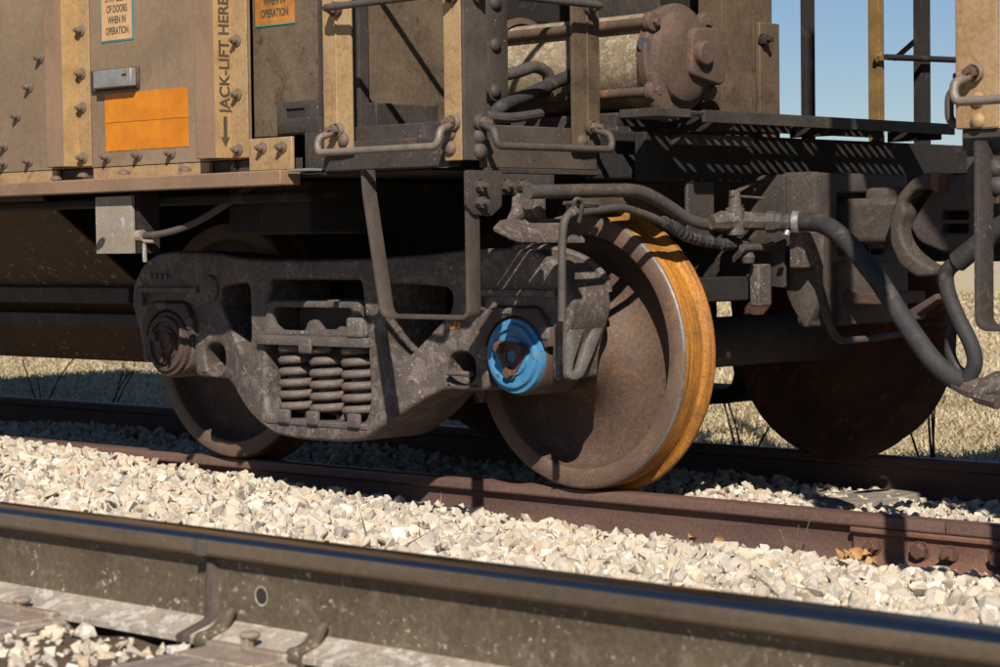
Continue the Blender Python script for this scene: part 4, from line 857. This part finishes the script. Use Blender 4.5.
# pipe loop under the cock
b = MB(); b.tube(bend([at(742,248,'x',.46), at(795,247,'x',.46), at(800,243,'x',.47)], .03), .013, 10); b.build('drain_pipe', 'pipe_brown', car)
b = MB(); b.lathe([(0,0),(0,.02),(.02,.024),(.035,.016),(.036,0)], at(748,263,'x',.45), 'z', 12); b.build('drain_plug', 'pipe_brown', car)
# chute, stake plate and pipe at the left
stp = bx('stake_plate', 'stake_grey', car, (-1.605,-.81,.80), (-1.396,-.795,1.002), .002)
bx('stake_rear', 'under_dark', stp, (-1.44,-.79,.80), (-1.38,-.70,1.012), .002)
b = MB(); b.tube(crv([at(136,236,'y',-.78), at(160,234,'y',-.76), at(190,225,'y',-.72), at(225,205,'y',-.68), at(262,178,'y',-.64)], 7), .0125, 10); b.build('air_line', 'pipe_brown', car)
b = MB(); b.tube([at(139,241,'y',-.78), at(154,241,'y',-.76)], .008, 8); b.tube([at(144,242,'y',-.77), at(145,262,'y',-.77)], .008, 8); b.tube([at(136,236,'y',-.785), at(143,235.5,'y',-.78)], .021, 10); b.build('line_fitting', 'stake_grey', car)
bx('sill_pipe', 'under_dark', car, (-7,-.70,.965), (-.6,-.66,1.0), .012, 3)
def slab(name, mat, x0, x1, y0, z0, y1, z1, t=.012):
    b = MB(); b.add([(x0,y0,z0),(x1,y0,z0),(x1,y1,z1),(x0,y1,z1),(x0,y0+t,z0),(x1,y0+t,z0),(x1,y1+t,z1),(x0,y1+t,z1)], [(0,1,2,3),(4,5,6,7),(0,1,5,4),(2,3,7,6),(1,2,6,5),(0,3,7,4)]); return b.build(name, mat, car)
slab('hopper_chute', 'chute_brown', -7, -2.15, -.66, 1.02, -.16, .64)
bx('chute_beam', 'frame_dark', car, (-7,-.22,.60), (-2.2,-.14,.665), .006); slab('chute_lower', 'chute_brown', -7, -2.25, -.10, .60, .16, .345); bx('chute_edge', 'frame_dark', car, (-7,-.12,.50), (-2.25,-.04,.555), .006)
slab('hopper_chute', 'chute_brown', -7, -2.15, 2.2, 1.02, 1.65, .62); slab('chute_lower', 'chute_brown', -7, -2.25, 1.6, .64, 1.36, .345); bx('chute_floor', 'under_dark', car, (-7,.16,.34), (-2.3,1.36,.36), .002)
slab('chute_end', 'under_dark', -2.3, -2.16, -.1, 1.04, 1.6, 1.03)

# ------------------------------------------------------------------ the neighbouring wagon
XN = 1.93
nxt = thing('hopper_wagon', 'corner of the coupled wagon with yellow post and curled grab iron', 'wagon', (6, CY, 0))
np_ = MB(); np_.box((XN,-.862,1.082),(XN+.115,-.85,ZT)); np_.box((XN,-.85,1.082),(XN+.012,-.76,ZT)); np_ = np_.build('corner_post', 'ochre', nxt, .003)
for px, py in ((978,100),(978,121)): bolt(np_, at(px,py,'y',-.862), (0,-1,0), 'rivet', 'ochre', .9)
grab(nxt, at(976,73,'y',-.862), V((2.45,-.862,at(976,73,'y',-.862).z)), (0,-.085,0), .072, 'grab_worn', bm='rust_bolt')
b = MB(); b.tube(bend([(XN,-.80,1.185),(XN-.055,-.80,1.18),(XN-.055,-.80,1.10),(XN,-.80,1.095)], .03), .0115, 10); b.build('grab_iron', 'pipe_brown', nxt); bolt(np_, (XN,-.80,1.215), (-1,0,0), 'stud', 'rust_bolt', 1.)
bx('end_rail', 'frame_dark', nxt, (XN+.01,-.85,1.03), (XN+.7,-.80,1.082), .004); bx('bottom_rail', 'frame_dark', nxt, (XN+.116,-.84,1.05), (XN+.7,-.80,1.21), .004)
plate('stirrup_step', 'frame_dark', nxt, [ribbon([(XN+.085,1.05),(XN+.085,.602),(XN+.44,.602),(XN+.44,1.03)], .014)], 'y', -.91, -.84, .003)
hpn = plate('hanger_plate', 'frame_dark', nxt, [fil(rect(XN+.015,.90,XN+.20,1.04), .01)], 'y', -.838, -.825, .003)
for px, py in ((994,168),(996,186)): bolt(hpn, at(px,py,'y',-.838), (0,-1,0), 'rivet', 'frame_dark', 1.1)
b = MB(); b.add([(XN+.05,-.8,2.75),(XN+.65,-.8,1.95),(XN+.65,2.1,1.95),(XN+.05,2.1,2.75),(XN+.05,-.8,2.76),(XN+.65,-.8,1.96),(XN+.65,2.1,1.96),(XN+.05,2.1,2.76)], [(0,1,2,3),(4,5,6,7),(0,1,5,4),(2,3,7,6),(1,2,6,5),(0,3,7,4)]); b.build('shade_slope', 'panel_brown', nxt)  # unseen slope, added and widened to keep sun off the far wheel
bx('side_sheet', 'sheet_tan', nxt, (XN+.7,-.80,1.06), (7,-.79,ZT), 0); bx('body_core', 'under_dark', nxt, (XN+.8,-.78,1.0), (7,2.3,ZT), 0); bx('end_sill', 'under_dark', nxt, (XN-.05,-.1,1.0), (XN+.0,2.3,1.16), .004)
HP = [z6(a,c) for a,c in ((396,72),(500,62),(532,88),(545,210),(450,262),(415,275),(385,262),(345,245),(322,205),(345,165),(378,112))]
h2 = lambda l, y: [(at(a,c,'y',y).x, at(a,c,'y',y).z) for a,c in l]
chd = plate('coupler_head', 'coupler_steel', nxt, [fil(h2(HP,.66), .02), fil(h2([z6(*q) for q in ((408,162),(478,162),(478,186),(408,186))],.66), .014), fil(h2([z6(*q) for q in ((408,197),(478,197),(478,221),(408,221))],.66), .014)], 'y', .65, .72, .012, 3)
bx('coupler_core', 'under_dark', chd, (.76,.755,.74), (1.10,.90,1.03), .01); bx('coupler_shank', 'coupler_steel', nxt, (1.04,.69,.80), (1.9,.83,.955), .02); 
hn = MB(); hn.tube(crv([(1.60,.2,.90), at(1003,226,'y',.2), at(985,240,'y',.2), at(962,258,'y',.2), at(947,272,'y',.2), at(948,292,'y',.2), at(958,318,'y',.2), at(970,342,'y',.2), at(975,362,'y',.2), at(968,380,'y',.2)], 8), [.033]*27+[.024]*46, 14); hn = hn.build('air_hose', 'hose_rubber', nxt)
b = MB(); b.tube(crv([at(958,318,'y',.24), at(951,335,'y',.25), at(951,356,'y',.25), at(960,372,'y',.24), at(975,376,'y',.22)], 7), .017, 10); b.build('hose_strap', 'hose_rubber', hn)

# ================================================================== SMALL THINGS
def weed(px, py, n, h, lab, spread=.3):
    p = at(px, py, 'y', 2.35 if px > 500 else 2.4); t = thing('weed', lab, 'weed', (p.x,p.y,-.2), 'weeds behind the far rail')
    for k in range(n):
        a = random.uniform(-spread,spread); hh = h*random.uniform(.6,1); e = V((p.x+a*hh*1.2, p.y+random.uniform(-.1,.1), -.2+hh)); m_ = V((p.x,p.y,-.2)).lerp(e,.5)+V((random.uniform(-.03,.03),0,.02))
        b = MB(); b.tube(crv([(p.x+.01*k,p.y,-.24),m_,e], 5), [.005]*5+[.0035]*5+[.002], 6)
        for j in range(3):
            q = m_.lerp(e, random.random()); b.tube([q, q+V((random.uniform(-.08,.08),random.uniform(-.03,.03),random.uniform(.02,.1)))], .0018, 4)
        b.build('stem', 'twig', t)
weed(930,452,4,.62,'bare dark weed stalks standing behind the coupled hoses')
for px, lab in ((40,'dark leaning weed twig at the edge of the sunlit field'),(105,'bare branching twig beside the left wheel'),(742,'thin dry weed between the front wheel and the rear wheel')): weed(px, 400, 3, .36, lab, .9)
# dry leaves at the joint
def leaf(p, s, rot):
    b = MB(); n = 6; vs = []
    for i in range(n+1):
        t = i/n; wd = s*.32*math.sin(PI*min(1,t*.97+.02))**.8; z = s*.18*math.sin(t*PI*1.3); 
        for k in (-1,-.4,.4,1): vs.append((t*s-s/2, wd*k, z+abs(k)*wd*.5))
    b.add(vs, [(i*4+k, i*4+k+1, (i+1)*4+k+1, (i+1)*4+k) for i in range(n) for k in range(3)]); o = b.build('dry_leaf', 'leaf_dry', None, org=(0,0,0), normals=False); o.location = p; o.rotation_euler = rot; return o
for i in range(11):
    px = random.uniform(825,872); p = at(px, 541+random.uniform(-3,6)+(px-848)*.1, 'y', -.11-random.random()*.05); p.y = -.10-random.random()*.06; p.z = float(bedz(p.x,p.y))+random.uniform(.015,.04)
    tag(leaf(p, random.uniform(.035,.06), (random.random()*6,random.random()*6,random.random()*6)), 'curled dry brown leaf in the heap against the joint bar', 'leaf', 'dry leaves by the joint bar')
for i, (px, py) in enumerate(((690,507),(720,512))): q_ = at(px,py+22,'y',-.13); q_.z = float(bedz(q_.x,q_.y))+.022; tag(leaf(q_, .05, (.5,.4+i,2.+i)), 'crisp brown leaf lying on the stones against the rusty rail web', 'leaf', 'leaves on the stones')
for i, a in enumerate((-.35,.15,.45)):
    p = at(795,541,'y',-.09); p.z = float(bedz(p.x,p.y))+.02; b = MB(); b.tube([p+V((0,0,-.04)), p+V((a*.14,-.01,.06+.02*i))], .0016, 5); o = b.build('grass_stalk', 'grass', None)
    tag(o, 'dry grass stalk standing against the rusty rail', 'grass stalk', 'dry stalks by the rail')
